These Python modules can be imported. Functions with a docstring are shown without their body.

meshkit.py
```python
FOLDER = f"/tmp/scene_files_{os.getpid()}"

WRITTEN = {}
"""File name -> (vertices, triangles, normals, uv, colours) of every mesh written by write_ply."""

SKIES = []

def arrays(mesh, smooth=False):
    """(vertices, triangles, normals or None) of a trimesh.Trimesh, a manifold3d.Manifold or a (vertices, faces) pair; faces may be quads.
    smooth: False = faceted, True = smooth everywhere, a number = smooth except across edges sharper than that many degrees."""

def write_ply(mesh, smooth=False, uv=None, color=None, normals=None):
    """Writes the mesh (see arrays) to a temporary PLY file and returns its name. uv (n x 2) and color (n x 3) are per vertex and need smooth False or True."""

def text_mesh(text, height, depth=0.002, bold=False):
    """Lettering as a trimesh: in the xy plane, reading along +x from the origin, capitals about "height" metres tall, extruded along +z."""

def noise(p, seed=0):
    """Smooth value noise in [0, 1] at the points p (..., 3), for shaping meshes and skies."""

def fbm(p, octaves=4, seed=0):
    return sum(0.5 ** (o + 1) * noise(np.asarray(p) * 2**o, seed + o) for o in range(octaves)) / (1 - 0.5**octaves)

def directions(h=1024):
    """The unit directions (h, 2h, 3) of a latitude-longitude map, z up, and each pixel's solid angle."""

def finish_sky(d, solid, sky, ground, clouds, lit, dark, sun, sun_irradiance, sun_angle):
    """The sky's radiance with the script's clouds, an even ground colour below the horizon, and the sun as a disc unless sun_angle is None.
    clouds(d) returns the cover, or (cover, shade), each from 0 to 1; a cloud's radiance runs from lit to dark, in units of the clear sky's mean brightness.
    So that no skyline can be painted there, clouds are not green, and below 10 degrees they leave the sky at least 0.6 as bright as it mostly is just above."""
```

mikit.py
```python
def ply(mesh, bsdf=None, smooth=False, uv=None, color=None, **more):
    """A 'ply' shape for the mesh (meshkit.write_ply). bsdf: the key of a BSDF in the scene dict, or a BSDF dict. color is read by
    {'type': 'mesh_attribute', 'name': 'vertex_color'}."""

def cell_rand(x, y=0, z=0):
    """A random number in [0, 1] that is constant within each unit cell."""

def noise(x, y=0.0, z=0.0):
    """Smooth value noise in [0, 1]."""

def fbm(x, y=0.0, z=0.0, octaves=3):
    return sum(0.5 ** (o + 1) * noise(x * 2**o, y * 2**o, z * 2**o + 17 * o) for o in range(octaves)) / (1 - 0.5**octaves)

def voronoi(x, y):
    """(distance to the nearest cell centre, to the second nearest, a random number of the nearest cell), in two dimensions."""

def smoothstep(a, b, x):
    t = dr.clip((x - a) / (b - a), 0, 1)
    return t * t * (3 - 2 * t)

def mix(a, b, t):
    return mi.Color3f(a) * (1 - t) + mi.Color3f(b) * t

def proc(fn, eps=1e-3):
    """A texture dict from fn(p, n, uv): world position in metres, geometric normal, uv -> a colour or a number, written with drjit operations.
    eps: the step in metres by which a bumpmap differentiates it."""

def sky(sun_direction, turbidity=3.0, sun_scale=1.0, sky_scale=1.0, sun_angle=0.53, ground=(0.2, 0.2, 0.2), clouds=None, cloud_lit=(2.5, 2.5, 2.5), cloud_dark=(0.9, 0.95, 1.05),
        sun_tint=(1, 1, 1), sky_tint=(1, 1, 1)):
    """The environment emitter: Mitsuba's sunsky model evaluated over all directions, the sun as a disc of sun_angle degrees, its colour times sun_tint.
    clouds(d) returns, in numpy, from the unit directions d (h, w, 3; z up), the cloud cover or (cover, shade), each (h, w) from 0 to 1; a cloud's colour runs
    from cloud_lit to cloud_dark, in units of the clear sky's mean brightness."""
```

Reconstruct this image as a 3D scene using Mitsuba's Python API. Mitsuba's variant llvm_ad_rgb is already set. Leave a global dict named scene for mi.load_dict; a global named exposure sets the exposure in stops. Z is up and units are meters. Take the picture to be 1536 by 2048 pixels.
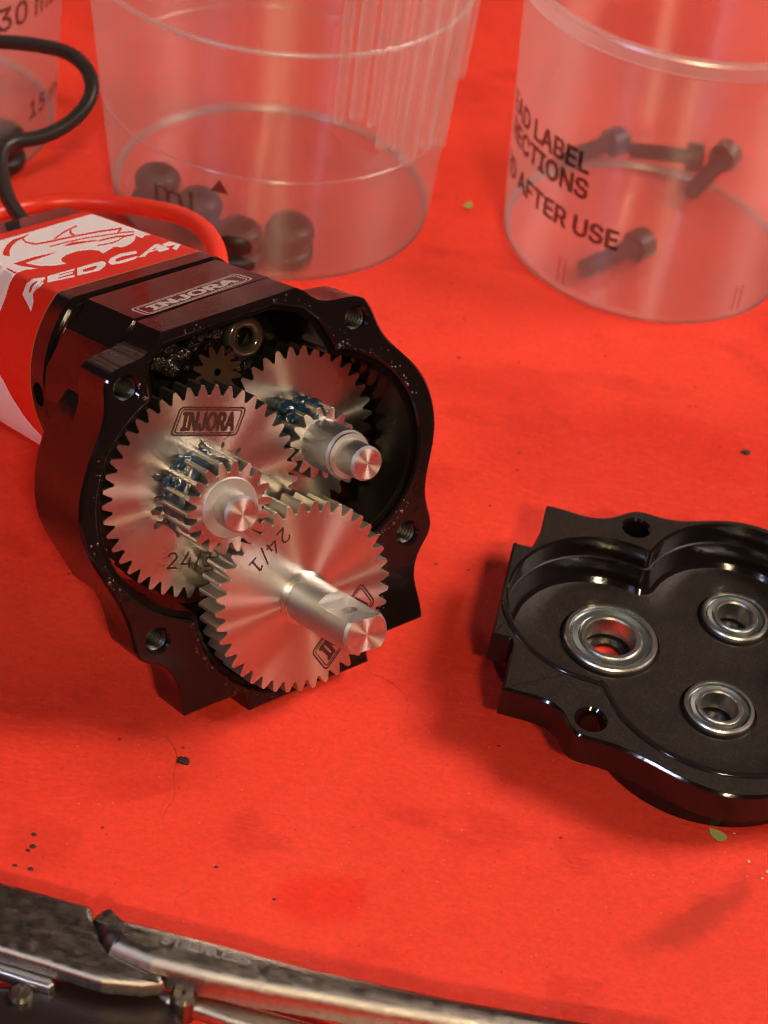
"""A small dark gear motor standing open on red card, its cover, three clear measuring cups and a steel tool."""
import math, random
import numpy as np, trimesh, drjit as dr, mitsuba as mi
import manifold3d as m3
from shapely.geometry import Point, Polygon, LineString, box
from shapely.ops import unary_union
import meshkit, mikit
from mikit import noise, fbm, voronoi, smoothstep, mix, proc, cell_rand

random.seed(7)
RNG = np.random.default_rng(7)
MM = 1e-3
T = mi.ScalarTransform4f
scene, labels = {}, {}

# ------------------------------------------------------------------ camera, light, exposure
CAM = np.array([0.0, 0.0, 114.06115])
R_ = np.array([0.9872956918689448, 0.10490693689870771, 0.11933880931009891])
UP = np.array([-0.15889372806068083, 0.6518455329319659, 0.741518836159689])
FWD = np.array([0.0, 0.7510605406937392, -0.6602333407310086])
FOCAL = 3843.7416
scene['camera'] = {'type': 'thinlens', 'fov': 2 * math.degrees(math.atan(768 / FOCAL)), 'fov_axis': 'x', 'near_clip': 0.01, 'far_clip': 20.0,
                   'aperture_radius': 0.00055, 'focus_distance': 0.1485,
                   'to_world': T().look_at(origin=(CAM * MM).tolist(), target=((CAM + 100 * FWD) * MM).tolist(), up=UP.tolist())}
exposure = 0.20
scene['room_light'] = {'type': 'constant', 'radiance': {'type': 'rgb', 'value': [0.034, 0.023, 0.020]}}
# (name, direction to the lamp from the bench, distance mm, width mm, height mm, colour, radiance)
LAMPS = [
    ('ceiling_lamp', (0.70, 0.12, 0.70), 1300, 470, 470, (1.0, 0.79, 0.66), 20.0, 'square warm ceiling lamp hanging to the right of the red bench'),
    ('strip_lamp', (0.17, -0.74, 0.65), 1150, 110, 44, (1.0, 0.75, 0.44), 330.0, 'warm strip lamp behind the camera, above the bench'),
    ('panel_lamp', (-0.44, -0.62, 0.65), 1100, 70, 80, (0.62, 0.70, 1.0), 95.0, 'cool white panel lamp to the left of the bench'),
]
BENCH = np.array([5.0, 125.0, 5.0])

# ------------------------------------------------------------------ helpers
def key(name, parent=None):
    base = f'{parent}__{name}' if parent else name
    k, i = base, 0
    while k in scene or k in labels or any(s.startswith(k + '__') for s in scene):
        i += 1
        k = f'{base}_{i:03d}'
    return k


def put(name, mesh, bsdf, parent=None, smooth=False, uv=None, label=None, cat=None, group=None, kind=None, **more):
    """One shape entry; the mesh is in millimetres."""
    k = key(name, parent)
    if isinstance(mesh, m3.Manifold):
        mm = mesh.to_mesh()
        mesh = trimesh.Trimesh(np.asarray(mm.vert_properties)[:, :3], np.asarray(mm.tri_verts), process=False)
    if isinstance(mesh, tuple):
        v, f = mesh
    else:
        v, f = np.asarray(mesh.vertices), np.asarray(mesh.faces)
    scene[k] = mikit.ply((np.asarray(v, float) * MM, np.asarray(f)), bsdf, smooth=smooth, uv=uv, **more)
    tag(k, label, cat, group, kind)
    return k


def tag(k, label=None, cat=None, group=None, kind=None):
    d = {a: b for a, b in (('label', label), ('category', cat), ('group', group), ('kind', kind)) if b}
    if d:
        labels[k] = d


def thing(name, label, cat, group=None):
    k = key(name)
    tag(k, label, cat, group)
    return k


class Frame:
    def __init__(self, o, x, y, z, s=1.0):
        self.o, self.M = np.array(o, float), np.stack([x, y, z], 1).astype(float) * s

    def __call__(self, mesh):
        if isinstance(mesh, m3.Manifold):
            mm = mesh.to_mesh()
            mesh = (np.asarray(mm.vert_properties)[:, :3], np.asarray(mm.tri_verts))
        v, f = mesh if isinstance(mesh, tuple) else (np.asarray(mesh.vertices), np.asarray(mesh.faces))
        f = np.asarray(f)
        if np.linalg.det(self.M) < 0:
            f = f[:, ::-1]
        return np.asarray(v, float) @ self.M.T + self.o, f


def axes(z, hint=(0, 0, 1)):
    z = np.array(z, float) / np.linalg.norm(z)
    x = np.cross(hint, z)
    if np.linalg.norm(x) < 1e-6:
        x = np.cross((1, 0, 0), z)
    x /= np.linalg.norm(x)
    return x, np.cross(z, x), z


def ray(x, y):
    return FWD + R_ * (x - 768) / FOCAL - UP * (y - 1024) / FOCAL


def onz(pts, z=0.0):
    out = []
    for x, y in pts:
        d = ray(x, y)
        out.append((CAM + d * (z - CAM[2]) / d[2])[:2])
    return np.array(out)


def lathe(prof, n=96, soft=False):
    """Revolves [(r, z), ...] about z; every straight piece keeps its own normals. Returns (v, f), uv (u round, v along)."""
    V, F, UV = [], [], []
    th = np.linspace(0, 2 * np.pi, n + 1)
    c, s = np.cos(th), np.sin(th)
    at, L = 0, 0.0
    P = np.array(prof, float)
    groups = [P] if soft else [P[i:i + 2] for i in range(len(P) - 1)]
    for g in groups:
        for i, (r, z) in enumerate(g):
            if i:
                L += np.linalg.norm(g[i] - g[i - 1])
            V.append(np.stack([r * c, r * s, np.full(n + 1, z)], 1))
            UV.append(np.stack([th, np.full(n + 1, L)], 1))
        for i in range(len(g) - 1):
            a = at + i * (n + 1) + np.arange(n)
            b = a + n + 1
            F += [np.stack([a, a + 1, b + 1], 1), np.stack([a, b + 1, b], 1)]
        at += len(g) * (n + 1)
    return (np.vstack(V), np.vstack(F)), np.vstack(UV)


def turned_disc(rfun, r0, z, n=360, rings=3, th=None, mid=()):
    """A flat face at height z from radius r0 to rfun(theta), with polar uv, so that its turning marks run round it."""
    th = np.linspace(0, 2 * np.pi, n + 1) if th is None else th
    R = rfun(th)
    rs = [np.full_like(th, r0)] + [np.minimum(np.full_like(th, m), R * 0.98) for m in mid] + [R]
    V = np.vstack([np.stack([r * np.cos(th), r * np.sin(th), np.full_like(th, z)], 1) for r in rs])
    UV = np.vstack([np.stack([th, r], 1) for r in rs])
    k = len(th)
    F = []
    for i in range(len(rs) - 1):
        a = i * k + np.arange(k - 1)
        b = a + k
        F += [np.stack([a, b, b + 1], 1), np.stack([a, b + 1, a + 1], 1)]
    return (V, np.vstack(F)), UV


def join(*parts):
    """Joins ((v, f), uv) parts."""
    V, F, UV, at = [], [], [], 0
    for (v, f), uv in parts:
        V.append(v); F.append(np.asarray(f) + at); UV.append(uv); at += len(v)
    return (np.vstack(V), np.vstack(F)), np.vstack(UV)


def tube(path, r, n=16, closed=False):
    P = np.array(path, float)
    from scipy.interpolate import CubicSpline
    s = np.r_[0, np.cumsum(np.linalg.norm(np.diff(P, axis=0), axis=1))]
    q = CubicSpline(s, P)(np.linspace(0, s[-1], max(24, int(s[-1] / max(r * .5, .3)))))
    t = np.gradient(q, axis=0)
    t /= np.linalg.norm(t, axis=1, keepdims=True)
    x = np.cross(t[0], [0.3, 0.2, 1]); x /= np.linalg.norm(x)
    V = []
    for i in range(len(q)):
        x = x - t[i] * (x @ t[i]); x /= np.linalg.norm(x)
        y = np.cross(t[i], x)
        a = np.linspace(0, 2 * np.pi, n, endpoint=False)
        V.append(q[i] + r * (np.cos(a)[:, None] * x + np.sin(a)[:, None] * y))
    V = np.vstack(V)
    F = []
    for i in range(len(q) - 1):
        for j in range(n):
            a, b = i * n + j, i * n + (j + 1) % n
            F += [[a, b, b + n], [a, b + n, a + n]]
    c0, c1 = len(V), len(V) + 1
    V = np.vstack([V, q[:1], q[-1:]])
    for j in range(n):
        F += [[c0, (j + 1) % n, j], [c1, (len(q) - 1) * n + j, (len(q) - 1) * n + (j + 1) % n]]
    return V, np.array(F)


def ring_of(poly, step=0.25):
    """The outline of a shapely polygon, counter-clockwise, evenly stepped but with its corners kept."""
    p = np.array(poly.exterior.coords)[:-1]
    if not poly.exterior.is_ccw:
        p = p[::-1]
    out = []
    for a, b in zip(p, np.roll(p, -1, 0)):
        k = max(1, int(np.linalg.norm(b - a) / step + .5))
        out += [a + (b - a) * i / k for i in range(k)]
    return np.array(out)


def inset(p, d):
    """The ring moved inwards by d along its vertex normals (d < 0: outwards)."""
    a, b = p - np.roll(p, 1, 0), np.roll(p, -1, 0) - p
    n = lambda e: np.stack([-e[:, 1], e[:, 0]], 1) / np.maximum(np.linalg.norm(e, axis=1, keepdims=True), 1e-9)
    m = n(a) + n(b)
    m /= np.maximum((m * n(a)).sum(1, keepdims=True) , .5)
    return p + m * d


def loft(layers):
    """A closed solid from rings [(ring, z), ...] of equal length, z rising, as a Manifold."""
    k = len(layers[0][0])
    V = np.vstack([np.c_[r, np.full(k, z)] for r, z in layers])
    F = []
    i = np.arange(k); j = (i + 1) % k
    for l in range(len(layers) - 1):
        a, b = l * k, (l + 1) * k
        F += [np.stack([a + i, a + j, b + j], 1), np.stack([a + i, b + j, b + i], 1)]
    base = next((r for r, _ in layers if Polygon(r).is_valid), layers[0][0])
    cap = np.asarray(m3.triangulate([base.astype(np.float32)]))
    F += [cap[:, ::-1], cap + (len(layers) - 1) * k]
    return m3.Manifold(m3.Mesh(V.astype(np.float32), np.vstack(F).astype(np.uint32)))


def cyl(x, y, r, z0, z1, n=48, r1=None):
    return m3.Manifold.cylinder(z1 - z0, r, r if r1 is None else r1, n).translate((x, y, z0))


def bx(x0, x1, y0, y1, z0, z1):
    return m3.Manifold.cube((x1 - x0, y1 - y0, z1 - z0)).translate((x0, y0, z0))


def flat(poly, size=None):
    """A triangulated sheet (v, f) in the xy plane of a shapely polygon; size = longest edge."""
    V, F, at = [], [], 0
    for g in getattr(poly, 'geoms', [poly]):
        v, f = trimesh.creation.triangulate_polygon(g, engine='earcut')
        v = np.c_[v, np.zeros(len(v))]
        if size:
            v, f = trimesh.remesh.subdivide_to_size(v, f, size, max_iter=20)
        V.append(v); F.append(np.asarray(f) + at); at += len(v)
    v, f = np.vstack(V), np.vstack(F)
    p = v[f]
    a = np.cross(p[:, 1] - p[:, 0], p[:, 2] - p[:, 0])[:, 2]
    return v, np.where((a < 0)[:, None], f[:, ::-1], f)


def words(text, height, bold=True, stretch=1.0, shear=0.0, size=None):
    """Flat lettering, centred on the origin: capitals "height" tall."""
    m = meshkit.text_mesh(text, height, 0.01, bold)
    v, f = np.asarray(m.vertices), np.asarray(m.faces)
    keep = (v[f][:, :, 2] > 0.005).all(1)
    f = f[keep]
    used, inv = np.unique(f, return_inverse=True)
    v, f = v[used].copy(), inv.reshape(-1, 3)
    v[:, 2] = 0
    v[:, 1] -= height / 2
    v[:, 0] *= stretch
    v[:, 0] -= (v[:, 0].min() + v[:, 0].max()) / 2
    v[:, 0] += shear * v[:, 1]
    if size:
        v, f = trimesh.remesh.subdivide_to_size(v, f, size, max_iter=20)
    return np.asarray(v), np.asarray(f)


def fit(m, w):
    v, f = m
    v = v.copy(); v[:, 0] *= w / np.ptp(v[:, 0])
    return v, f


def heavy(m, d):
    v, f = m
    return cat_(*[(v + np.array([a * d, b * d, q * .004]), f) for q, (a, b) in enumerate(((0, 0), (1, .3), (-1, -.3), (.3, .6), (-.3, -.6)))])


def outline_box(w, h, t, r, shear=0.0):
    o = box(-w / 2, -h / 2, w / 2, h / 2).buffer(-r).buffer(r)
    p = o.difference(o.buffer(-t))
    v, f = flat(p)
    v = v.copy(); v[:, 0] += shear * v[:, 1]
    return v, f


def cat_(*ms):
    V, F, at = [], [], 0
    for v, f in ms:
        V.append(v); F.append(np.asarray(f) + at); at += len(v)
    return np.vstack(V), np.vstack(F)


def rot2(m, deg, x=0, y=0, z=0):
    v, f = m
    c, s = math.cos(math.radians(deg)), math.sin(math.radians(deg))
    return np.stack([v[:, 0] * c - v[:, 1] * s + x, v[:, 0] * s + v[:, 1] * c + y, v[:, 2] + z], 1), f


def lump(r, seed, amp=.35, sub=3, sq=(1, 1, 1), freq=1.6):
    s = trimesh.creation.icosphere(subdivisions=sub, radius=1.0)
    v = np.asarray(s.vertices)
    d = 1 + amp * (meshkit.fbm(v * freq + seed * 3.7, 3, seed) - .5) * 2
    return v * d[:, None] * r * np.array(sq), np.asarray(s.faces)


# ------------------------------------------------------------------ materials
def rgb(*c):
    return {'type': 'rgb', 'value': list(c)}


def two(b):
    return {'type': 'twosided', 'bsdf': b}


def K(p):
    return p * 1000.0


def paper_col(p, n, uv):
    q = K(p)
    a = fbm(q.x * .035 + 3.1, q.y * .035, 0.0, 4)
    b = fbm(q.x * .16, q.y * .22 + 7.0, 2.0, 4)
    c = noise(q.x * 2.6, q.y * 3.4, 5.0)
    col = mix((.79, .049, .025), (.67, .034, .017), smoothstep(.40, .68, a))
    col = mix(col, (.60, .028, .015), smoothstep(.56, .76, b) * .55)
    fib = fbm(q.x * .9 + 11, q.y * 4.6, 1.0, 3)
    col = mix(col, (.86, .075, .042), smoothstep(.52, .8, fib) * .28)
    # old stains: an oily smear at the right, a damp round one, grubby spots
    def blob(x, y, rx, ry, ang, soft=.5):
        ca, sa = math.cos(ang), math.sin(ang)
        dx, dy = q.x - x, q.y - y
        u, v = (dx * ca + dy * sa) / rx, (-dx * sa + dy * ca) / ry
        w = (fbm(q.x * .45 + x, q.y * .45, 4.0, 3) - .5) * 1.1
        return 1 - smoothstep(1 - soft, 1 + soft, dr.sqrt(u * u + v * v) + w)
    col = mix(col, (.42, .030, .014), blob(27.9, 90.3, 5.2, 1.3, .75, .65) * .70)
    col = mix(col, (.76, .017, .005), blob(-.2, 86.6, 3.4, 2.2, .1, .30) * .60)
    col = mix(col, (.50, .024, .010), blob(6.5, 108.5, 2.6, 1.2, .3) * .30)
    col = mix(col, (.46, .020, .010), blob(-20.6, 87.0, 2.4, 2.2, 1.1) * .35)
    col = mix(col, (.55, .022, .009), blob(-15.0, 94.0, 3.6, 1.2, .3) * .35)
    col = mix(col, (.56, .024, .010), blob(9.0, 151.0, 9.0, 3.0, .15) * .45)
    col = mix(col, (.60, .02, .008), blob(27.0, 147.0, 8.0, 4.0, -.2) * .4)
    sp = voronoi(q.x * .35, q.y * .35)
    col = mix(col, (.13, .012, .006), (1 - smoothstep(.035, .065, sp[0])) * dr.select(sp[2] > .94, .7, 0.0))
    sp2 = voronoi(q.x * .85 + 3.3, q.y * .85)
    col = mix(col, (.30, .018, .008), (1 - smoothstep(.04, .10, sp2[0])) * dr.select(sp2[2] > .90, .4, 0.0))
    sp3 = voronoi(q.x * .55 + 9.3, q.y * .55 + 4)
    col = mix(col, (.95, .20, .12), (1 - smoothstep(.03, .06, sp3[0])) * dr.select(sp3[2] > .88, .6, 0.0))
    return col * (.90 + .10 * c + .12 * noise(q.x * 7.0, q.y * 9.0, 2.0))


def paper_h(p, n, uv):
    q = K(p)
    return (.032 * fbm(q.x * 1.5, q.y * 3.2, 0.0, 4) + .022 * noise(q.x * 5, q.y * 9, 1.0) + .16 * fbm(q.x * .12, q.y * .16, 2.0, 2)) * 1e-3


M = {}
def mat(name, d):
    scene['material_' + name] = d
    M[name] = 'material_' + name


mat('paper', two({'type': 'bumpmap', 'arbitrary': proc(paper_h, 1e-4), 'scale': 1.0,
                  'bsdf': {'type': 'principled', 'base_color': proc(paper_col), 'roughness': .62, 'specular': .35}}))


def anod_r(p, n, uv):
    q = K(p)
    return .085 + .05 * fbm(q.x * .5, q.y * .5, q.z * .5, 3)


def machined_h(p, n, uv):
    q = K(p)
    return (.012 * noise(q.x * 3.0, q.y * 3.0, q.z * 3.0) + .006 * noise(q.x * 7, q.y * 7, q.z * 7)) * 1e-3


def oil_h(p, n, uv):
    q = K(p)
    return (.010 * fbm(q.x * 1.3, q.y * 1.3, q.z * 1.3, 3) + .0022 * noise(q.x * 6, q.y * 6, q.z * 6)) * 1e-3
mat('anodised', two({'type': 'bumpmap', 'arbitrary': proc(oil_h, 1e-4), 'scale': 1.0,
                     'bsdf': {'type': 'principled', 'base_color': rgb(.007, .004, .004), 'roughness': proc(anod_r), 'specular': .40}}))
def cover_col(p, n, uv):
    q = K(p)
    g = noise(q.x * 11.0, q.y * 11.0, q.z * 11.0)
    h = fbm(q.x * .5, q.y * .5, q.z * .5, 3)
    c = mix((.017, .012, .009), (.034, .025, .019), smoothstep(.35, .9, g))
    return c * (.55 + .42 * h)
mat('cover_matte', two({'type': 'bumpmap', 'arbitrary': proc(machined_h, 1e-4), 'scale': 1.0,
                        'bsdf': {'type': 'principled', 'base_color': proc(cover_col), 'roughness': .42, 'specular': .6}}))
mat('cover', {'type': 'blendbsdf', 'weight': proc(lambda p, n, uv: smoothstep(.90, .97, n.z)), 'a': {'type': 'ref', 'id': 'material_anodised'}, 'b': {'type': 'ref', 'id': 'material_cover_matte'}})
mat('oily', two({'type': 'blendbsdf', 'weight': .25, 'a': {'type': 'diffuse', 'reflectance': rgb(.006, .004, .003)},
                 'b': {'type': 'principled', 'base_color': rgb(.006, .005, .004), 'roughness': .16, 'specular': .5}}))
mat('oil', two({'type': 'principled', 'base_color': rgb(.03, .025, .018), 'roughness': .08, 'specular': 1.0, 'clearcoat': 1.0, 'clearcoat_gloss': .95}))
mat('black_gloss', two({'type': 'principled', 'base_color': rgb(.012, .009, .009), 'roughness': .10, 'specular': .8}))


def steel(refl, au, av=None):
    d = {'type': 'roughconductor', 'material': 'none', 'specular_reflectance': rgb(*refl), 'distribution': 'ggx'}
    if av is None:
        d['alpha'] = au
    else:
        d['alpha_u'], d['alpha_v'] = au, av
    return d


def scratch_h(p, n, uv):
    r = uv.y
    return (.0007 * noise(r * 22.0, 0.0, 0.0) + .0030 * fbm(uv.x * 2.5, r * 1.3, 1.0, 3)) * 1e-3


mat('turned_steel', two({'type': 'bumpmap', 'arbitrary': proc(scratch_h, 1e-4), 'scale': 1.0, 'bsdf': {'type': 'blendbsdf', 'weight': .36, 'a': steel((.72, .69, .64), .035, .08), 'b': steel((.80, .75, .66), .05, .26)}}))
mat('turned_end', two(steel((.80, .76, .70), .07, .30)))
mat('shaft_steel', two(steel((.58, .56, .54), .34, .22)))
mat('steel', two(steel((.66, .63, .58), .20)))
mat('tooth_steel', two(steel((.62, .58, .50), .24)))
mat('dark_screw', two(steel((.26, .23, .18), .14)))
mat('thread', two(steel((.10, .095, .09), .12)))
mat('tooth_dark', two(steel((.22, .21, .19), .20)))
mat('chrome', two(steel((.70, .68, .64), .11)))
def worn_r(p, n, uv):
    q = K(p)
    return .15 + .16 * fbm(q.x * 1.6, q.y * 3.2, 0.0, 4) + .05 * noise(q.x * 6.0, q.y * 14.0, 2.0)
def worn_h(p, n, uv):
    q = K(p)
    return (.010 * fbm(q.x * .8, q.y * 1.2, q.z, 4) + .004 * noise(q.x * 4, q.y * 1.5, 3.0)) * 1e-3
mat('worn_steel', two({'type': 'bumpmap', 'arbitrary': proc(worn_h, 1e-4), 'scale': 1.0,
    'bsdf': {'type': 'roughconductor', 'material': 'none', 'specular_reflectance': rgb(.48, .44, .39), 'alpha': proc(worn_r)}}))
mat('bearing_shield', two(steel((.42, .50, .49), .20, .10)))
mat('ink', two({'type': 'principled', 'base_color': rgb(.045, .012, .008), 'roughness': .5, 'specular': .3}))
mat('laser_mark', two({'type': 'principled', 'base_color': rgb(.46, .43, .40), 'roughness': .5, 'specular': .3}))
mat('label_red', two({'type': 'principled', 'base_color': rgb(.66, .022, .010), 'roughness': .38, 'specular': .5}))
mat('label_white', two({'type': 'principled', 'base_color': rgb(.80, .78, .80), 'roughness': .38, 'specular': .5}))
mat('label_edge', two({'type': 'principled', 'base_color': rgb(.34, .16, .07), 'roughness': .7}))
mat('black_rubber', two({'type': 'principled', 'base_color': rgb(.022, .016, .014), 'roughness': .36, 'specular': .5}))
mat('red_rubber', two({'type': 'principled', 'base_color': rgb(.72, .035, .016), 'roughness': .33, 'specular': .5}))
mat('blue_grease', two({'type': 'principled', 'base_color': rgb(.010, .034, .055), 'roughness': .13, 'specular': .9, 'clearcoat': .6, 'clearcoat_gloss': .9}))
mat('black_grease', two({'type': 'principled', 'base_color': rgb(.010, .009, .006), 'roughness': .12, 'specular': .9}))
mat('brass_dark', two(steel((.075, .045, .025), .40)))
mat('black_oxide', two({'type': 'principled', 'base_color': rgb(.020, .016, .014), 'roughness': .46, 'specular': .5}))
mat('leaf', two({'type': 'principled', 'base_color': rgb(.40, .40, .11), 'roughness': .6}))
mat('hair', two({'type': 'principled', 'base_color': rgb(.22, .03, .015), 'roughness': .5}))
mat('crumb', two({'type': 'principled', 'base_color': rgb(.03, .018, .012), 'roughness': .6}))
mat('pale_crumb', two({'type': 'principled', 'base_color': rgb(.75, .35, .26), 'roughness': .6}))
mat('lamp_body', two({'type': 'principled', 'base_color': rgb(.5, .5, .5), 'roughness': .5}))
mat('grip', two({'type': 'principled', 'base_color': rgb(.018, .010, .010), 'roughness': .30, 'specular': .6}))


def frosted(op, gloss=.3, white=.86, dt=1.3, rough=.10, av=None):
    """Clear plastic: mostly see-through, partly haze (lit through) and partly a sharp sheen."""
    return {'type': 'mask', 'opacity': op, 'bsdf': {'type': 'blendbsdf', 'weight': gloss,
            'a': {'type': 'principledthin', 'base_color': rgb(white, white * .97, white * .95), 'roughness': .3, 'spec_trans': 0.0, 'diff_trans': dt, 'eta': 1.5},
            'b': two(steel((.95, .95, .95), rough, av))}}


def cup_op(p, n, uv):
    q = K(p)
    return .25 + .07 * fbm(q.x * .12, q.y * .12, q.z * .10, 3) + .02 * noise(q.x * .5, q.y * .5, q.z * .03)


mat('cup_wall', frosted(proc(cup_op), .47, rough=.03, av=.32))
mat('cup_rim', frosted(.44, .25))
mat('cup_rib', frosted(.24, .35))
mat('cup_floor', frosted(.28, .65, rough=.03))
mat('cup_print', {'type': 'mask', 'opacity': .80, 'bsdf': two({'type': 'diffuse', 'reflectance': rgb(.055, .020, .016)})})
mat('cup_emboss', {'type': 'mask', 'opacity': .24, 'bsdf': two({'type': 'diffuse', 'reflectance': rgb(.34, .10, .08)})})

# ------------------------------------------------------------------ lamps
for name, d, dist, w, h, col, rad, lab in LAMPS:
    d = np.array(d) / np.linalg.norm(d)
    c = BENCH + d * dist
    fr = Frame(c, *axes(-d))
    t = thing(name, lab, 'lamp')
    v = np.array([[-w / 2, -h / 2, 0], [w / 2, -h / 2, 0], [w / 2, h / 2, 0], [-w / 2, h / 2, 0.0]])
    put('diffuser', fr((v, np.array([[0, 1, 2], [0, 2, 3]]))), M['lamp_body'], t, emitter={'type': 'area', 'radiance': rgb(*(np.array(col) * rad))})
    put('housing', fr(bx(-w / 2 - 12, w / 2 + 12, -h / 2 - 12, h / 2 + 12, -60, -3)), M['lamp_body'], t)

# ------------------------------------------------------------------ the red card
gx, gy = np.meshgrid(np.linspace(-420, 480, 46), np.linspace(-120, 780, 46))
V = np.stack([gx.ravel(), gy.ravel(), np.zeros(gx.size)], 1)
i = np.arange(45 * 46).reshape(45, 46)[:, :45].ravel()
put('table_surface', (V, np.vstack([np.stack([i, i + 1, i + 47], 1), np.stack([i, i + 47, i + 46], 1)])), M['paper'], kind='structure',
    label='worn red card covering the bench, with grubby stains and specks')

# ------------------------------------------------------------------ the gear motor
G = Frame((-4.967617471944011, 106.07017852357875, 10.84923800759654), (0.7701154525149738, 0.6372686187214851, 0.02847626012080612),
          (-0.27006829424212714, 0.28527488444769367, 0.9196093500767069), (0.5779146184712801, -0.7158959057685452, 0.3918006455597404), .966)
RUNS = [  # the outline of the gearbox face, corner to corner
    [[-7.01, 23.85], [-7.77, 23.26], [-8.32, 22.71], [-9.04, 22.31], [-9.82, 22.23], [-10.79, 22.21], [-11.71, 21.87], [-12.32, 21.45], [-12.55, 20.92], [-12.62, 19.8], [-12.74, 18.92], [-13.0, 18.18], [-13.68, 17.46], [-14.42, 16.45], [-14.92, 15.58], [-15.51, 14.28], [-16.06, 12.68], [-16.37, 11.2], [-16.43, 9.93], [-16.15, 8.11], [-15.72, 6.52], [-14.95, 4.93], [-14.43, 3.72], [-14.14, 2.61], [-14.17, 2.02], [-14.32, 0.9], [-14.26, -0.15], [-13.77, -1.15], [-12.97, -1.69], [-12.04, -2.24], [-11.51, -3.07], [-11.23, -4.02], [-11.19, -4.98], [-11.04, -7.22]],
    [[-11.04, -7.22], [-6.07, -7.24]], [[-6.07, -7.24], [-5.43, -7.5]], [[-5.43, -7.5], [-5.43, -9.05]], [[-5.43, -9.05], [6.15, -9.11]], [[6.15, -9.11], [6.14, -7.5]], [[6.14, -7.5], [8.3, -7.1]], [[8.3, -7.1], [11.9, -7.1]],
    [[11.9, -7.1], [11.86, -5.21], [11.81, -3.25], [11.98, -1.95], [12.49, -1.03], [13.42, -0.29], [14.01, 0.72], [14.06, 1.65], [13.79, 2.82], [13.81, 4.01], [14.21, 5.2], [14.81, 6.32], [15.54, 8.82], [15.66, 10.72], [15.44, 12.34], [14.84, 14.17], [13.93, 15.82], [12.97, 17.04], [11.99, 18.0], [11.42, 18.9], [11.3, 19.92], [11.18, 20.93], [10.47, 21.72], [9.59, 22.21], [8.74, 22.08], [7.68, 22.2], [6.52, 22.64], [5.83, 23.19], [5.16, 23.9], [4.65, 24.1]],
    [[4.65, 24.1], [-7.01, 23.9]]]


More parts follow.
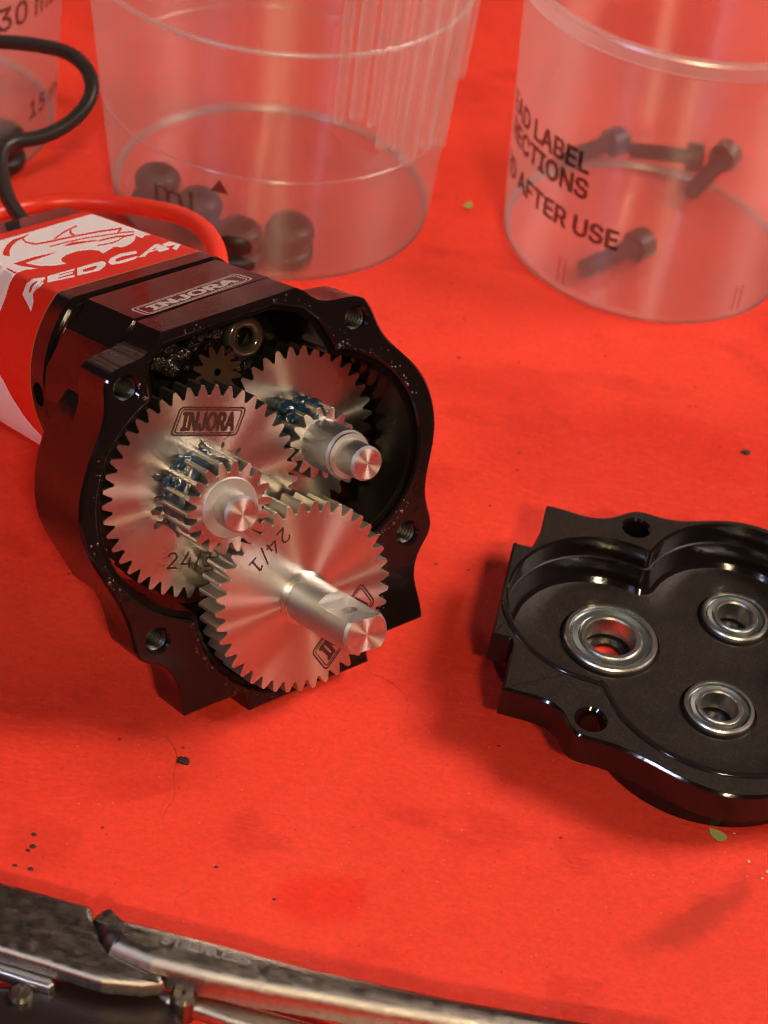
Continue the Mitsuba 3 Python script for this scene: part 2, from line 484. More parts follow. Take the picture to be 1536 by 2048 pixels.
def smooth_run(run):
    from scipy.interpolate import splprep, splev
    p = np.array(run, float)
    if len(p) < 5:
        return p[:-1]
    w = np.ones(len(p)); w[[0, -1]] = 60
    tck, _ = splprep(p.T, s=len(p) * .010, w=w)
    return np.stack(splev(np.linspace(0, 1, len(p) * 5), tck), 1)[:-1]


FACE = np.vstack([smooth_run(r) for r in RUNS])
face_poly = Polygon(FACE).buffer(0)
face_poly = face_poly.buffer(-.08).buffer(.16).buffer(-.08)
cA, cB = (-5.25, 9.76), (5.96, 10.30)
WF, WB = -2.2, -6.9
HOLES = [(-10.68, 20.44), (9.55, 20.23), (-12.09, .03), (11.57, .90)]
pocket = unary_union([Point(-5.1, 9.85).buffer(10.0, 48), Point(5.5, 10.0).buffer(8.4, 48), Point(0, 0).buffer(8.62, 48),
                      Polygon([(-9.0, 18), (-8.9, 21.6), (-7.1, 23.0), (2.6, 23.35), (5.0, 22.4), (6.2, 21.1), (7.3, 18.6), (7, 10), (-6, 10)])])
pocket = pocket.buffer(-.35).buffer(.7).buffer(-.35)
MC = (-1.45, 15.95)
def motor_section(grow):
    return Point(*MC).buffer(10.45, 48).intersection(box(-30, 7.8, 30, 24.1)).buffer(-1, 16).buffer(1 + grow, 16)

fr_ = ring_of(face_poly)
ch = .22
flange = loft([(fr_, WB), (fr_, WF - ch), (inset(fr_, ch * .7), WF - ch * .25), (inset(fr_, ch), WF)])
body_poly = unary_union([Point(-5.1, 9.85).buffer(11.25, 64), Point(5.3, 9.9).buffer(10.3, 64), box(-5.4, -7.0, 6.1, 6)]).buffer(-1).buffer(2).buffer(-1)
body_poly = body_poly.intersection(face_poly.buffer(-.05)).buffer(-.3).buffer(.6).buffer(-.3)
br = ring_of(body_poly)
body = loft([(br, -11.0), (br, WB + .05)])
top_poly = Polygon([(-7.05, 24.02), (4.7, 24.16), (7.2, 21.9), (8.9, 18), (9, 9), (-12, 9), (-12.3, 17.3), (-11.6, 19.6), (-9.3, 22.2)])
tr = ring_of(top_poly.buffer(-.1).buffer(.1))
upper = loft([(inset(tr, .2), -15.5), (tr, -15.3), (tr, WB + .05)])
neck = loft([(ring_of(motor_section(-.35)), -16.2), (ring_of(motor_section(-.35)), -15.4)])
mr = ring_of(motor_section(.1))
mount = loft([(mr, -18.75), (mr, -16.3), (inset(mr, .22), -16.0)])
pr = ring_of(pocket)
deep = unary_union([Point(-5.1, 9.85).buffer(9.5, 48), Point(5.5, 10.0).buffer(7.9, 48), Polygon([(-8.5, 18), (-8.4, 21.2), (-6.9, 22.5), (2.4, 22.8), (4.7, 22.0), (5.8, 20.8), (6.9, 18.4), (7, 10), (-6, 10)])]).buffer(-.35).buffer(.7).buffer(-.35)
hole_cut = loft([(ring_of(deep), -11.5), (ring_of(deep), -4.5)]) + loft([(inset(pr, .5), -5.2), (inset(pr, .5), -2.95), (inset(pr, .42), -2.85), (inset(pr, .0), -2.84), (inset(pr, .0), WF - .15), (inset(pr, -.16), WF), (inset(pr, -.16), WF + .5)])
housing = flange + body + upper + neck + mount - hole_cut
for hx, hy in HOLES:
    housing = housing - cyl(hx, hy, .92, -6.6, WF + .5, 32) - cyl(hx, hy, .92, WF - .22, WF + .02, 32, 1.15)
for sx in (-1, 1):   # side screw slots of the motor mount
    housing = housing - m3.Manifold.cylinder(5, 1.0, 1.0, 32).rotate((0, 90, 0)).translate((-13.5 if sx < 0 else 7.5, 16.9, -17.4))
housing = housing - cyl(MC[0], MC[1], 3.2, -19, -11, 48)
gm = thing('gear_motor', 'open black gear motor with red label, its gears showing, on the red card', 'gear motor')
housing = housing.simplify(.004)
hv, hf = G(housing)
loc = np.asarray(housing.to_mesh().vert_properties)[:, :3][np.asarray(housing.to_mesh().tri_verts)].mean(1)
import shapely
inside = shapely.contains_xy(pocket.buffer(.10), loc[:, 0], loc[:, 1]) & (loc[:, 2] < WF - .18) & (loc[:, 2] > -11.9)
hk = put('housing', (hv, hf[~inside]), M['anodised'], gm, smooth=28)
put('cavity', (hv, hf[inside]), M['oily'], hk, smooth=28, label='black oily gear cavity')
for hx, hy in HOLES:   # threads in the four screw holes
    rings = []
    for q in range(9):
        z = WF - .5 - q * .42
        rings.append(lathe([(.93, z), (.78, z - .14), (.78, z - .2), (.93, z - .34)], 28)[0])
    v, f = cat_(*rings)
    put('screw_thread', G((v + [hx, hy, 0], f)), M['thread'], gm, smooth=False)
# lettering on the top plate
frame_ = lambda: None
ang = math.degrees(math.atan2(-7.22 + 6.62 - .9, 3.19 + 6.51))
logo = cat_(heavy(fit(words('INJORA', 1.35, True), 7.8), .07), outline_box(9.9, 2.75, .13, .5), outline_box(9.2, 2.2, .10, .35))
v, f = rot2(logo, 4.2)
P3 = np.stack([v[:, 0] - 1.22, 24.125 + .0119 * (v[:, 0] - 1.2), -(v[:, 1]) - 8.35], 1)
put('lettering', G((P3, f)), M['laser_mark'], gm, label='pale lettering in a frame on the top plate')
# motor can, label and end cap
cr = ring_of(motor_section(0))
put('motor_can', G(loft([(inset(cr, .3), -46.6), (cr, -46.2), (cr, -18.7)])), M['black_gloss'], gm, smooth=30)
put('end_cap', G(cyl(MC[0], MC[1], 3.0, -48.2, -46.5) + cyl(MC[0] - 4.5, MC[1] + 3, .7, -49, -46.5, 20) + cyl(MC[0] + 4.5, MC[1] + 3, .7, -49, -46.5, 20)), M['black_rubber'], gm, smooth=30)
lo, li = ring_of(motor_section(.12)), ring_of(motor_section(.03))
lab_key = put('label', G(loft([(lo, -41.9), (lo, -18.86)])), M['label_red'], gm, smooth=30, label='glossy red label wrapped round the motor')
put('label_edge', G(loft([(ring_of(motor_section(.125)), -18.88), (ring_of(motor_section(.11)), -18.80)])), M['label_edge'], lab_key, smooth=30)
ring = np.array(motor_section(.12).exterior.coords)[:-1]
if not Polygon(ring).exterior.is_ccw:
    ring = ring[::-1]
i0 = np.argmin(np.abs(ring[:, 0] - MC[0]) + 100 * (ring[:, 1] < 20))
ring = np.roll(ring, -i0, 0); ring = np.vstack([ring, ring[:1]])
SL = np.r_[0, np.cumsum(np.linalg.norm(np.diff(ring, axis=0), axis=1))]


def wrap_label(v, f, off=.035):
    s = np.mod(v[:, 0], SL[-1])
    k = np.clip(np.searchsorted(SL, s, side='right') - 1, 0, len(ring) - 2)
    t = (s - SL[k]) / (SL[k + 1] - SL[k])
    e = ring[k + 1] - ring[k]
    n = np.stack([e[:, 1], -e[:, 0]], 1) / np.linalg.norm(e, axis=1, keepdims=True)
    q = ring[k] + e * t[:, None] + n * off
    return np.c_[q, v[:, 1]], f


EMBLEM = [[[[11.79,-34.85],[12.16,-33.95],[12.52,-33.1],[12.79,-32.49],[13.03,-32.04],[13.26,-31.7],[13.48,-31.38],[13.7,-31.07],[13.92,-30.77],[14.13,-30.49],[14.35,-30.22],[14.56,-29.95],[14.78,-29.7],[14.98,-29.47],[15.19,-29.24],[15.4,-29.02],[15.6,-28.82],[15.81,-28.62],[16.01,-28.43],[16.22,-28.25],[16.43,-28.08],[16.63,-27.92],[16.84,-27.77],[17.05,-27.62],[17.25,-27.49],[17.46,-27.37],[17.67,-27.25],[17.44,-27.14],[17.21,-27.03],[16.99,-26.93],[16.76,-26.85],[16.54,-26.77],[16.31,-26.71],[16.1,-26.69],[15.88,-26.68],[15.67,-26.68],[15.45,-26.69],[15.24,-26.71],[15.02,-26.74],[14.81,-26.82],[14.6,-26.89],[14.4,-26.99],[14.19,-27.08],[13.98,-27.19],[13.77,-27.31],[13.56,-27.36],[13.34,-27.41],[13.13,-27.48],[12.94,-27.44],[12.73,-27.48],[12.49,-27.65],[12.27,-27.63],[12.04,-27.65],[11.81,-27.67],[11.65,-27.56],[11.48,-27.44],[11.32,-27.32],[11.16,-27.21],[10.99,-27.09],[10.81,-27.24],[11.01,-27.17],[11.1,-27.51],[11.19,-27.86],[11.28,-28.2],[11.37,-28.55],[11.46,-28.89],[11.55,-29.24],[11.59,-29.71],[11.63,-30.19],[11.66,-30.67],[11.42,-30.71],[11.17,-30.74],[10.92,-30.78],[10.67,-30.81],[10.42,-30.85],[10.17,-30.88],[9.92,-30.92],[9.67,-30.95],[9.45,-30.91],[9.23,-30.86],[9.01,-30.81],[8.79,-30.76],[8.57,-30.71],[8.35,-30.67],[8.13,-30.62],[7.91,-30.57],[7.69,-30.52],[7.47,-30.47],[7.73,-30.41],[7.99,-30.34],[8.26,-30.27],[8.52,-30.21],[8.78,-30.14],[9.04,-30.1],[9.31,-30.06],[9.57,-30.02],[9.84,-29.98],[10.1,-29.94],[10.36,-29.9],[10.63,-29.86],[10.89,-29.82],[10.87,-29.5],[10.85,-29.19],[10.77,-28.86],[10.69,-28.52],[10.61,-28.19],[10.53,-27.86],[10.45,-27.53],[10.44,-27.53],[10.28,-27.33],[10.13,-27.12],[9.97,-26.92],[9.82,-26.71],[9.66,-26.51],[9.47,-26.42],[9.27,-26.33],[9.07,-26.24],[8.87,-26.15],[8.68,-26.06],[8.68,-26.57],[8.68,-27.09],[8.51,-27.55],[8.35,-28.01],[8.07,-28.26],[7.79,-28.5],[7.51,-28.75],[7.28,-28.8],[7.05,-28.85],[6.81,-28.9],[6.58,-28.95],[6.34,-29.0],[6.16,-28.85],[5.97,-28.7],[5.79,-28.55],[5.6,-28.41],[5.42,-28.26],[5.33,-27.99],[5.25,-27.72],[5.16,-27.45],[5.08,-27.18],[5.2,-26.6],[5.31,-26.02],[5.03,-26.21],[4.74,-26.41],[4.45,-26.61],[4.19,-26.79],[3.92,-26.97],[3.66,-27.15],[3.56,-26.85],[3.45,-26.55],[3.35,-26.25],[3.07,-26.35],[2.79,-26.44],[2.51,-26.54],[2.23,-26.8],[1.94,-27.05],[1.65,-27.31],[1.37,-27.78],[1.08,-28.25],[0.82,-28.78],[0.84,-28.4],[0.86,-28.03],[0.84,-27.69],[0.82,-27.35],[0.58,-27.67],[0.34,-28.0],[0.17,-27.89],[0.01,-27.78],[-0.19,-27.83],[-0.35,-39.74],[-0.23,-39.91],[-0.14,-40.16],[0.16,-40.1],[0.44,-40.08],[0.72,-40.06],[1.0,-40.04],[1.28,-40.02],[1.53,-40.0],[1.78,-39.99],[2.03,-39.97],[2.27,-39.96],[2.52,-39.94],[2.77,-39.93],[3.01,-39.92],[3.26,-39.89],[3.51,-39.87],[3.76,-39.84],[4.01,-39.82],[4.26,-39.79],[4.51,-39.77],[4.76,-39.74],[5.02,-39.72],[5.28,-39.7],[5.54,-39.68],[5.8,-39.66],[6.06,-39.63],[6.32,-39.61],[6.58,-39.59],[6.85,-39.59],[7.11,-39.58],[7.38,-39.58],[7.64,-39.58],[7.9,-39.57],[8.16,-39.57],[8.43,-39.56],[8.69,-39.56],[8.95,-39.55],[9.21,-39.55],[9.44,-39.53],[9.66,-39.5],[10.02,-38.71],[10.38,-37.92],[10.74,-37.14],[11.09,-36.37],[11.44,-35.61]],[[4.15,-35.56],[3.9,-36.07],[3.64,-36.58],[3.82,-36.49],[4.0,-36.41],[4.33,-36.13],[4.65,-35.85],[4.98,-35.57],[5.3,-35.29],[5.62,-35.02],[5.94,-34.74],[5.79,-35.29],[5.47,-35.56],[5.14,-35.84],[4.82,-36.12],[4.49,-36.41],[4.16,-36.69],[3.83,-36.97],[3.82,-36.98],[3.81,-36.99],[3.55,-37.11],[3.28,-37.23],[3.02,-37.36],[2.75,-37.48],[2.48,-37.6],[2.68,-37.02],[2.99,-36.88],[3.29,-36.74],[3.6,-36.6],[3.54,-36.31],[3.94,-35.51],[3.96,-35.15],[3.97,-34.79],[4.23,-34.35],[4.07,-34.31],[3.91,-34.27],[3.74,-34.23],[3.74,-34.23],[3.53,-34.16],[3.32,-34.09],[3.1,-34.02],[2.89,-33.94],[2.68,-33.87],[2.46,-33.8],[2.25,-33.73],[2.04,-33.66],[2.03,-33.66],[1.82,-33.54],[1.61,-33.42],[1.39,-33.31],[1.18,-33.19],[0.97,-33.07],[0.76,-32.95],[0.55,-32.83],[0.33,-32.72],[0.33,-32.71],[0.32,-32.7],[0.32,-32.69],[0.32,-32.68],[0.32,-32.66],[0.32,-32.64],[0.32,-32.62],[0.32,-32.59],[0.33,-32.57],[0.34,-32.54],[0.34,-32.51],[0.35,-32.48],[0.36,-32.45],[0.38,-32.42],[0.39,-32.39],[0.4,-32.36],[0.42,-32.32],[0.43,-32.29],[0.45,-32.26],[0.46,-32.24],[0.48,-32.21],[0.49,-32.19],[0.51,-32.16],[0.52,-32.14],[0.87,-31.69],[1.22,-31.24],[1.07,-31.16],[0.92,-31.08],[0.78,-31.0],[0.77,-31.0],[0.62,-30.83],[0.47,-30.67],[0.32,-30.5],[0.17,-30.33],[0.37,-29.9],[0.52,-30.06],[0.67,-30.23],[0.83,-30.39],[0.98,-30.56],[1.19,-30.67],[1.4,-30.79],[1.61,-30.9],[1.82,-31.01],[2.03,-31.12],[2.24,-31.24],[2.45,-31.35],[2.64,-31.45],[2.83,-31.55],[3.03,-31.65],[3.22,-31.75],[3.41,-31.85],[3.61,-31.96],[3.8,-32.06],[4.0,-32.16],[4.19,-32.26],[4.41,-32.31],[4.64,-32.35],[4.86,-32.4],[5.09,-32.45],[5.31,-32.49],[5.53,-32.54],[5.76,-32.59],[5.98,-32.59],[6.21,-32.6],[6.44,-32.61],[6.66,-32.61],[6.89,-32.62],[7.11,-32.63],[7.34,-32.63],[7.17,-33.08],[6.95,-33.08],[6.72,-33.07],[6.49,-33.06],[6.27,-33.06],[6.04,-33.05],[5.81,-33.04],[5.59,-33.04],[5.58,-33.04],[5.36,-32.99],[5.13,-32.94],[4.91,-32.9],[4.68,-32.85],[4.46,-32.8],[4.23,-32.75],[4.01,-32.71],[4.0,-32.71],[3.81,-32.61],[3.61,-32.5],[3.42,-32.4],[3.23,-32.3],[3.03,-32.2],[2.84,-32.1],[2.64,-32.0],[2.45,-31.9],[2.25,-31.8],[2.25,-31.79],[2.07,-31.7],[1.89,-31.6],[1.71,-31.5],[1.53,-31.41],[1.35,-31.31],[1.31,-31.5],[1.05,-31.84],[0.79,-32.18],[0.98,-32.28],[1.17,-32.39],[1.36,-32.49],[1.55,-32.6],[1.74,-32.7],[1.93,-32.81],[2.12,-32.91],[2.31,-33.02],[2.52,-33.09],[2.73,-33.16],[2.94,-33.23],[3.16,-33.3],[3.37,-33.37],[3.58,-33.44],[3.79,-33.51],[4.0,-33.58],[4.23,-33.64],[4.45,-33.7],[4.67,-33.75],[4.89,-33.81],[5.11,-33.87],[5.33,-33.93],[5.55,-33.98],[5.77,-34.02],[5.99,-34.06],[6.21,-34.1],[6.43,-34.13],[6.65,-34.17],[6.66,-34.17],[6.85,-34.26],[7.05,-34.34],[7.24,-34.42],[7.44,-34.51],[7.64,-34.59],[7.83,-34.67],[7.84,-34.68],[7.84,-34.68],[7.85,-34.69],[7.85,-34.71],[7.92,-35.08],[7.98,-35.45],[8.05,-35.82],[8.12,-36.19],[8.12,-36.21],[8.12,-36.23],[8.12,-36.25],[8.12,-36.27],[8.11,-36.3],[8.11,-36.32],[7.94,-37.13],[7.78,-37.94],[8.0,-37.8],[8.22,-37.67],[8.44,-37.54],[8.73,-37.18],[9.03,-36.81],[9.33,-36.45],[9.64,-35.92],[9.95,-35.39],[10.26,-34.86],[10.59,-34.02],[10.92,-33.18],[10.99,-33.5],[11.07,-33.82],[11.14,-34.14],[10.9,-34.8],[10.64,-35.46],[10.26,-36.08],[9.88,-36.71],[9.49,-37.33],[9.2,-37.65],[8.9,-37.97],[8.6,-38.29],[8.31,-38.61],[8.08,-38.64],[7.85,-38.67],[7.62,-38.71],[7.39,-38.74],[7.13,-38.85],[6.88,-38.96],[6.63,-39.08],[6.37,-39.19],[6.68,-38.87],[6.98,-38.55],[7.27,-38.24],[7.55,-38.07],[7.68,-37.4],[7.82,-36.74],[7.76,-36.38],[7.69,-36.02],[7.63,-35.67],[7.57,-35.31],[7.37,-35.23],[7.18,-35.15],[6.99,-35.07],[6.79,-34.98],[6.6,-34.9],[6.4,-34.82],[6.18,-34.78],[5.96,-34.74],[5.74,-34.71],[5.52,-34.67],[5.3,-34.63],[5.3,-34.63],[5.11,-34.58],[4.91,-34.53],[4.72,-34.48],[4.52,-34.43],[4.32,-34.38],[4.31,-34.74],[4.3,-35.1],[4.3,-35.12],[4.29,-35.15],[4.29,-35.18],[4.28,-35.21],[4.27,-35.24],[4.26,-35.27],[4.25,-35.31],[4.24,-35.34],[4.23,-35.38],[4.22,-35.42],[4.2,-35.45],[4.18,-35.49],[4.17,-35.53]],[[1.16,-29.05],[1.16,-29.06],[1.34,-29.19],[1.6,-29.18],[1.85,-29.16],[2.22,-28.84],[2.59,-28.51],[2.6,-28.51],[2.6,-28.5],[2.61,-28.5],[2.89,-28.44],[3.17,-28.37],[3.46,-28.31],[3.46,-28.31],[3.47,-28.31],[3.68,-28.4],[3.89,-28.5],[4.1,-28.59],[4.31,-28.68],[4.53,-28.78],[4.34,-29.21],[4.13,-29.12],[3.92,-29.02],[3.71,-28.93],[3.5,-28.84],[3.29,-28.74],[3.01,-28.81],[2.73,-28.87],[2.46,-28.93],[2.11,-29.23],[1.77,-29.54],[1.9,-29.65],[2.04,-29.76],[2.18,-29.87],[2.39,-29.9],[2.61,-29.94],[2.82,-29.97],[3.04,-30.0],[3.25,-30.04],[3.46,-30.07],[3.68,-30.1],[3.46,-30.66],[3.24,-30.62],[3.02,-30.59],[2.81,-30.56],[2.59,-30.52],[2.37,-30.49],[2.16,-30.45],[1.94,-30.42],[1.93,-30.42],[1.76,-30.28],[1.6,-30.15],[1.43,-30.01],[1.26,-29.87],[1.09,-29.74],[0.92,-29.6],[0.75,-29.63],[0.58,-29.66],[0.79,-29.11],[0.97,-29.08],[1.15,-29.05]],[[4.6,-30.92],[4.82,-30.99],[5.04,-31.06],[5.26,-31.13],[5.48,-31.2],[5.69,-31.27],[5.91,-31.34],[6.05,-31.48],[6.18,-31.62],[6.32,-31.76],[6.46,-31.9],[6.18,-32.0],[5.91,-32.11],[5.64,-32.21],[5.36,-32.31],[5.19,-32.17],[5.01,-32.03],[4.84,-31.89],[4.66,-31.75],[4.49,-31.61],[4.31,-31.47],[4.14,-31.33],[3.97,-31.19],[3.79,-31.05],[3.73,-30.8],[3.66,-30.56],[3.6,-30.31],[3.8,-30.43],[4.0,-30.55],[4.2,-30.68],[4.4,-30.8]]]]
LETTERS = [[[[14.13,-24.12],[13.95,-24.19],[13.76,-24.27],[13.57,-24.35],[13.38,-24.45],[13.19,-24.55],[12.99,-24.41],[12.76,-24.35],[12.51,-24.43],[12.36,-24.3],[12.2,-24.21],[12.03,-24.13],[11.87,-24.04],[11.71,-23.96],[11.79,-23.54],[12.08,-23.18],[12.36,-22.81],[12.47,-22.22],[12.74,-22.05],[12.98,-22.01],[13.12,-22.13],[13.26,-22.27],[13.4,-22.42],[13.57,-22.42],[13.73,-22.44],[13.88,-22.21],[14.03,-21.99],[14.18,-21.77],[14.34,-21.56],[14.53,-21.46],[14.73,-21.36],[14.92,-21.27],[15.12,-21.19],[15.0,-21.5],[14.89,-21.81],[14.78,-22.12],[14.67,-22.43],[14.53,-22.85],[14.4,-23.27],[14.27,-23.69]],[[13.79,-23.23],[13.61,-23.37],[13.42,-23.53],[13.23,-23.68],[13.04,-23.56],[12.83,-23.5],[12.59,-23.56],[12.57,-23.25],[12.78,-23.17],[12.97,-23.18],[13.14,-23.24],[13.32,-23.14],[13.5,-23.05],[13.68,-22.96]]],[[[11.41,-23.94],[11.19,-23.94],[10.97,-23.94],[10.74,-23.94],[10.52,-23.94],[10.29,-23.94],[10.07,-23.95],[9.84,-23.95],[9.62,-23.95],[9.39,-23.95],[9.17,-23.95],[8.94,-23.95],[9.2,-23.41],[9.43,-23.42],[9.67,-23.43],[9.9,-23.44],[10.14,-23.46],[10.37,-23.47],[10.61,-23.48],[10.71,-23.25],[10.5,-23.23],[10.29,-23.21],[10.08,-23.19],[9.87,-23.17],[9.66,-23.15],[9.45,-23.13],[9.67,-22.65],[9.89,-22.65],[10.12,-22.65],[10.35,-22.65],[10.57,-22.66],[10.8,-22.66],[11.03,-22.66],[11.17,-22.34],[10.97,-22.32],[10.77,-22.3],[10.56,-22.28],[10.36,-22.25],[10.16,-22.23],[9.96,-22.21],[9.76,-22.19],[10.03,-21.53],[10.23,-21.58],[10.43,-21.63],[10.63,-21.68],[10.83,-21.73],[11.03,-21.78],[11.23,-21.83],[11.43,-21.89],[11.63,-21.94],[11.83,-21.99],[12.03,-22.04],[12.23,-22.09],[11.96,-22.7],[11.69,-23.32]]],[[[8.72,-23.89],[8.48,-23.9],[8.24,-23.91],[7.99,-23.92],[7.75,-23.93],[7.51,-23.93],[7.26,-23.94],[7.02,-23.95],[6.8,-23.9],[6.58,-23.85],[6.37,-23.79],[6.4,-23.42],[6.43,-23.05],[6.69,-22.6],[6.94,-22.15],[7.24,-21.88],[7.54,-21.6],[7.84,-21.33],[8.05,-21.36],[8.26,-21.4],[8.47,-21.43],[8.68,-21.46],[8.89,-21.49],[9.11,-21.52],[9.32,-21.56],[9.53,-21.59],[9.74,-21.62],[9.4,-22.37],[9.06,-23.13]],[[8.61,-22.95],[8.4,-22.97],[8.18,-23.0],[7.97,-23.02],[7.75,-23.04],[7.53,-23.07],[7.43,-22.96],[7.33,-22.86],[7.69,-22.31],[7.92,-22.14],[8.15,-21.97],[8.35,-22.03],[8.55,-22.09],[8.75,-22.15],[8.95,-22.21]]],[[[6.24,-23.03],[5.9,-23.5],[5.56,-23.96],[5.28,-24.11],[5.0,-24.25],[4.72,-24.39],[4.44,-24.54],[4.26,-24.47],[4.07,-24.4],[3.88,-24.33],[3.69,-24.26],[3.5,-24.19],[3.31,-24.12],[3.12,-24.05],[3.33,-23.37],[3.58,-23.19],[3.77,-23.24],[3.96,-23.3],[4.15,-23.36],[4.34,-23.41],[4.53,-23.47],[4.72,-23.53],[4.93,-23.46],[5.13,-23.4],[5.34,-23.34],[5.71,-22.78],[5.67,-22.43],[5.44,-22.43],[5.21,-22.42],[4.98,-22.42],[4.74,-22.41],[4.51,-22.41],[4.28,-22.4],[4.05,-22.4],[3.81,-22.39],[3.83,-22.14],[4.17,-21.89],[4.5,-21.64],[4.73,-21.63],[4.97,-21.62],[5.2,-21.61],[5.43,-21.6],[5.67,-21.59],[5.86,-21.67],[6.05,-21.76],[6.24,-21.84],[6.43,-21.93],[6.34,-22.48]]],[[[3.95,-21.91],[3.6,-22.21],[3.26,-22.52],[2.91,-22.82],[2.56,-23.12],[2.2,-23.43],[1.85,-23.74],[1.5,-24.05],[1.14,-24.36],[1.02,-24.32],[0.91,-24.29],[0.92,-23.82],[0.93,-23.36],[0.94,-22.9],[0.95,-22.44],[0.96,-21.99],[1.16,-21.71],[1.38,-21.7],[1.61,-21.7],[1.84,-21.69],[2.07,-21.68],[1.96,-22.1],[1.86,-22.52],[2.08,-22.5],[2.3,-22.48],[2.52,-22.46],[2.74,-22.45],[3.11,-22.02],[3.48,-21.59],[3.64,-21.7],[3.79,-21.81]],[[2.26,-22.87],[1.91,-23.14],[1.56,-23.41],[1.77,-22.79],[1.93,-22.82],[2.1,-22.84]]],[[[0.7,-23.85],[0.43,-23.89],[0.16,-23.94],[-0.13,-24.02],[-0.28,-22.21],[0.16,-21.66],[0.53,-21.25],[0.9,-20.83],[0.85,-21.28],[0.8,-21.73],[0.42,-22.12],[0.05,-22.51],[0.24,-22.56],[0.42,-22.62],[0.61,-22.67],[0.79,-22.73],[0.98,-22.78],[0.84,-23.31]]]]

def label_piece(rings):
    p = Polygon(rings[0], rings[1:]).buffer(0).intersection(box(-40, -41.8, 40, -18.95))
    if rings is EMBLEM[0]:
        p = p.union(Polygon([(20, -41.5), (14.2, -38), (13.2, -31.2), (14.8, -29.8), (17.0, -29.5), (19.5, -31), (20, -41.5)])).union(Polygon([(25.9, -19.9), (24.7, -21.86), (23.7, -22.8), (22.8, -23.8), (21.9, -24.6), (21.3, -25.5), (20.5, -28), (20, -41.5), (28, -41.5), (28, -20.2)]))
    return flat(p, .8)
put('emblem', G(wrap_label(*label_piece(EMBLEM[0]))), M['label_white'], lab_key, label='white animal head emblem on the red label')
for L_ in LETTERS:
    put('letter', G(wrap_label(*label_piece(L_))), M['label_white'], lab_key)


# gears --------------------------------------------------------------------------
def tooth_radius(N, rt, rr, phase=0.0, tip=.17, root=.40, per=24):
    """(theta, r) of a gear outline; tip and root: half widths of a tooth as shares of the pitch."""
    out = []
    for k in range(N):
        a0 = phase + 2 * np.pi * k / N
        for x in np.linspace(-.5, .5, per, endpoint=False):
            ax = abs(x)
            if ax <= tip * .55: r = rt
            elif ax <= tip: r = rt - .18 * (rt - rr) * ((ax - tip * .55) / (tip * .45)) ** 2
            elif ax <= root:
                q = (ax - tip) / (root - tip)
                r = rr + (rt - rr) * (.82 * (1 - q) ** .85 + .0)
            else: r = rr
            out.append((a0 + 2 * np.pi * x / N, r))
    out.append((out[0][0] + 2 * np.pi, out[0][1]))
    o = np.array(out)
    return o[:, 0], o[:, 1]


def gear_mesh(N, rt, rr, z0, z1, r0, phase=0.0, tip=.17, root=.40, bevel=.05, mid=()):
    """Front face at z1 (polar uv), bevel, toothed side and back."""
    th, R = tooth_radius(N, rt, rr, phase, tip, root)
    k = len(th)
    (fv, ff), fuv = turned_disc(lambda t: R - bevel, r0, z1, th=th, mid=mid)
    face = ((fv, ff), fuv)
    (bv, bf), buv = turned_disc(lambda t: R, r0, z0, th=th, mid=mid)
    back = ((bv, bf[:, ::-1]), buv)
    def band(Ra, za, Rb, zb):
        V = np.vstack([np.stack([Ra * np.cos(th), Ra * np.sin(th), np.full(k, za)], 1), np.stack([Rb * np.cos(th), Rb * np.sin(th), np.full(k, zb)], 1)])
        a = np.arange(k - 1)
        F = np.vstack([np.stack([a, a + 1, a + 1 + k], 1), np.stack([a, a + 1 + k, a + k], 1)])
        return (V, F), np.vstack([np.stack([th, np.full(k, za)], 1), np.stack([th, np.full(k, zb)], 1)])
    side = join(band(R, z0, R, z1 - bevel), band(R, z1 - bevel, R - bevel, z1), back)
    return face, side


def at(m, c, w=0.0):
    v, f = m
    return v + np.array([c[0], c[1], w]), f


def put_gear(parent, name, N, rt, rr, z0, z1, r0, c, phase, bsdf='turned_steel', flank='tooth_dark', **kw):
    face, side = gear_mesh(N, rt, rr, z0, z1, r0, phase, **kw)
    (m, uv) = face
    put(name, G(at(m, c)), M[bsdf], parent, uv=uv, smooth=True)
    put(name.replace('face', 'teeth') if 'face' in name else name + '_teeth', G(at(side[0], c)), M[flank], parent, smooth=False)


def put_lathe(parent, name, prof, c, bsdf, n=96, **kw):
    m, uv = lathe(prof, n)
    return put(name, G(at(m, c)), M[bsdf], parent, uv=uv, smooth=True, **kw)


def grease(parent, spots, bsdf='blue_grease', name='grease', label=None):
    put(name, G(cat_(*[(lump(r, i + 1, .45, 3, sq)[0] + np.array([x, y, z]), lump(r, i + 1, .45, 3, sq)[1]) for i, (x, y, z, r, sq) in enumerate(spots)])), M[bsdf], parent, smooth=True, label=label)


def grease_core(parent, c, r, z0, z1, seed):
    (v, f), uv = lathe([(r, z) for z in np.linspace(z0, z1, 22)], 72, soft=True)
    d = meshkit.fbm(v * np.array([1.3, 1.3, .9]) + seed, 3, seed) - .5
    q = np.hypot(v[:, 0], v[:, 1])
    k = 1 + .55 * d / q
    put('grease_film', G((np.stack([v[:, 0] * k + c[0], v[:, 1] * k + c[1], v[:, 2]], 1), f)), M['blue_grease'], parent, smooth=True)


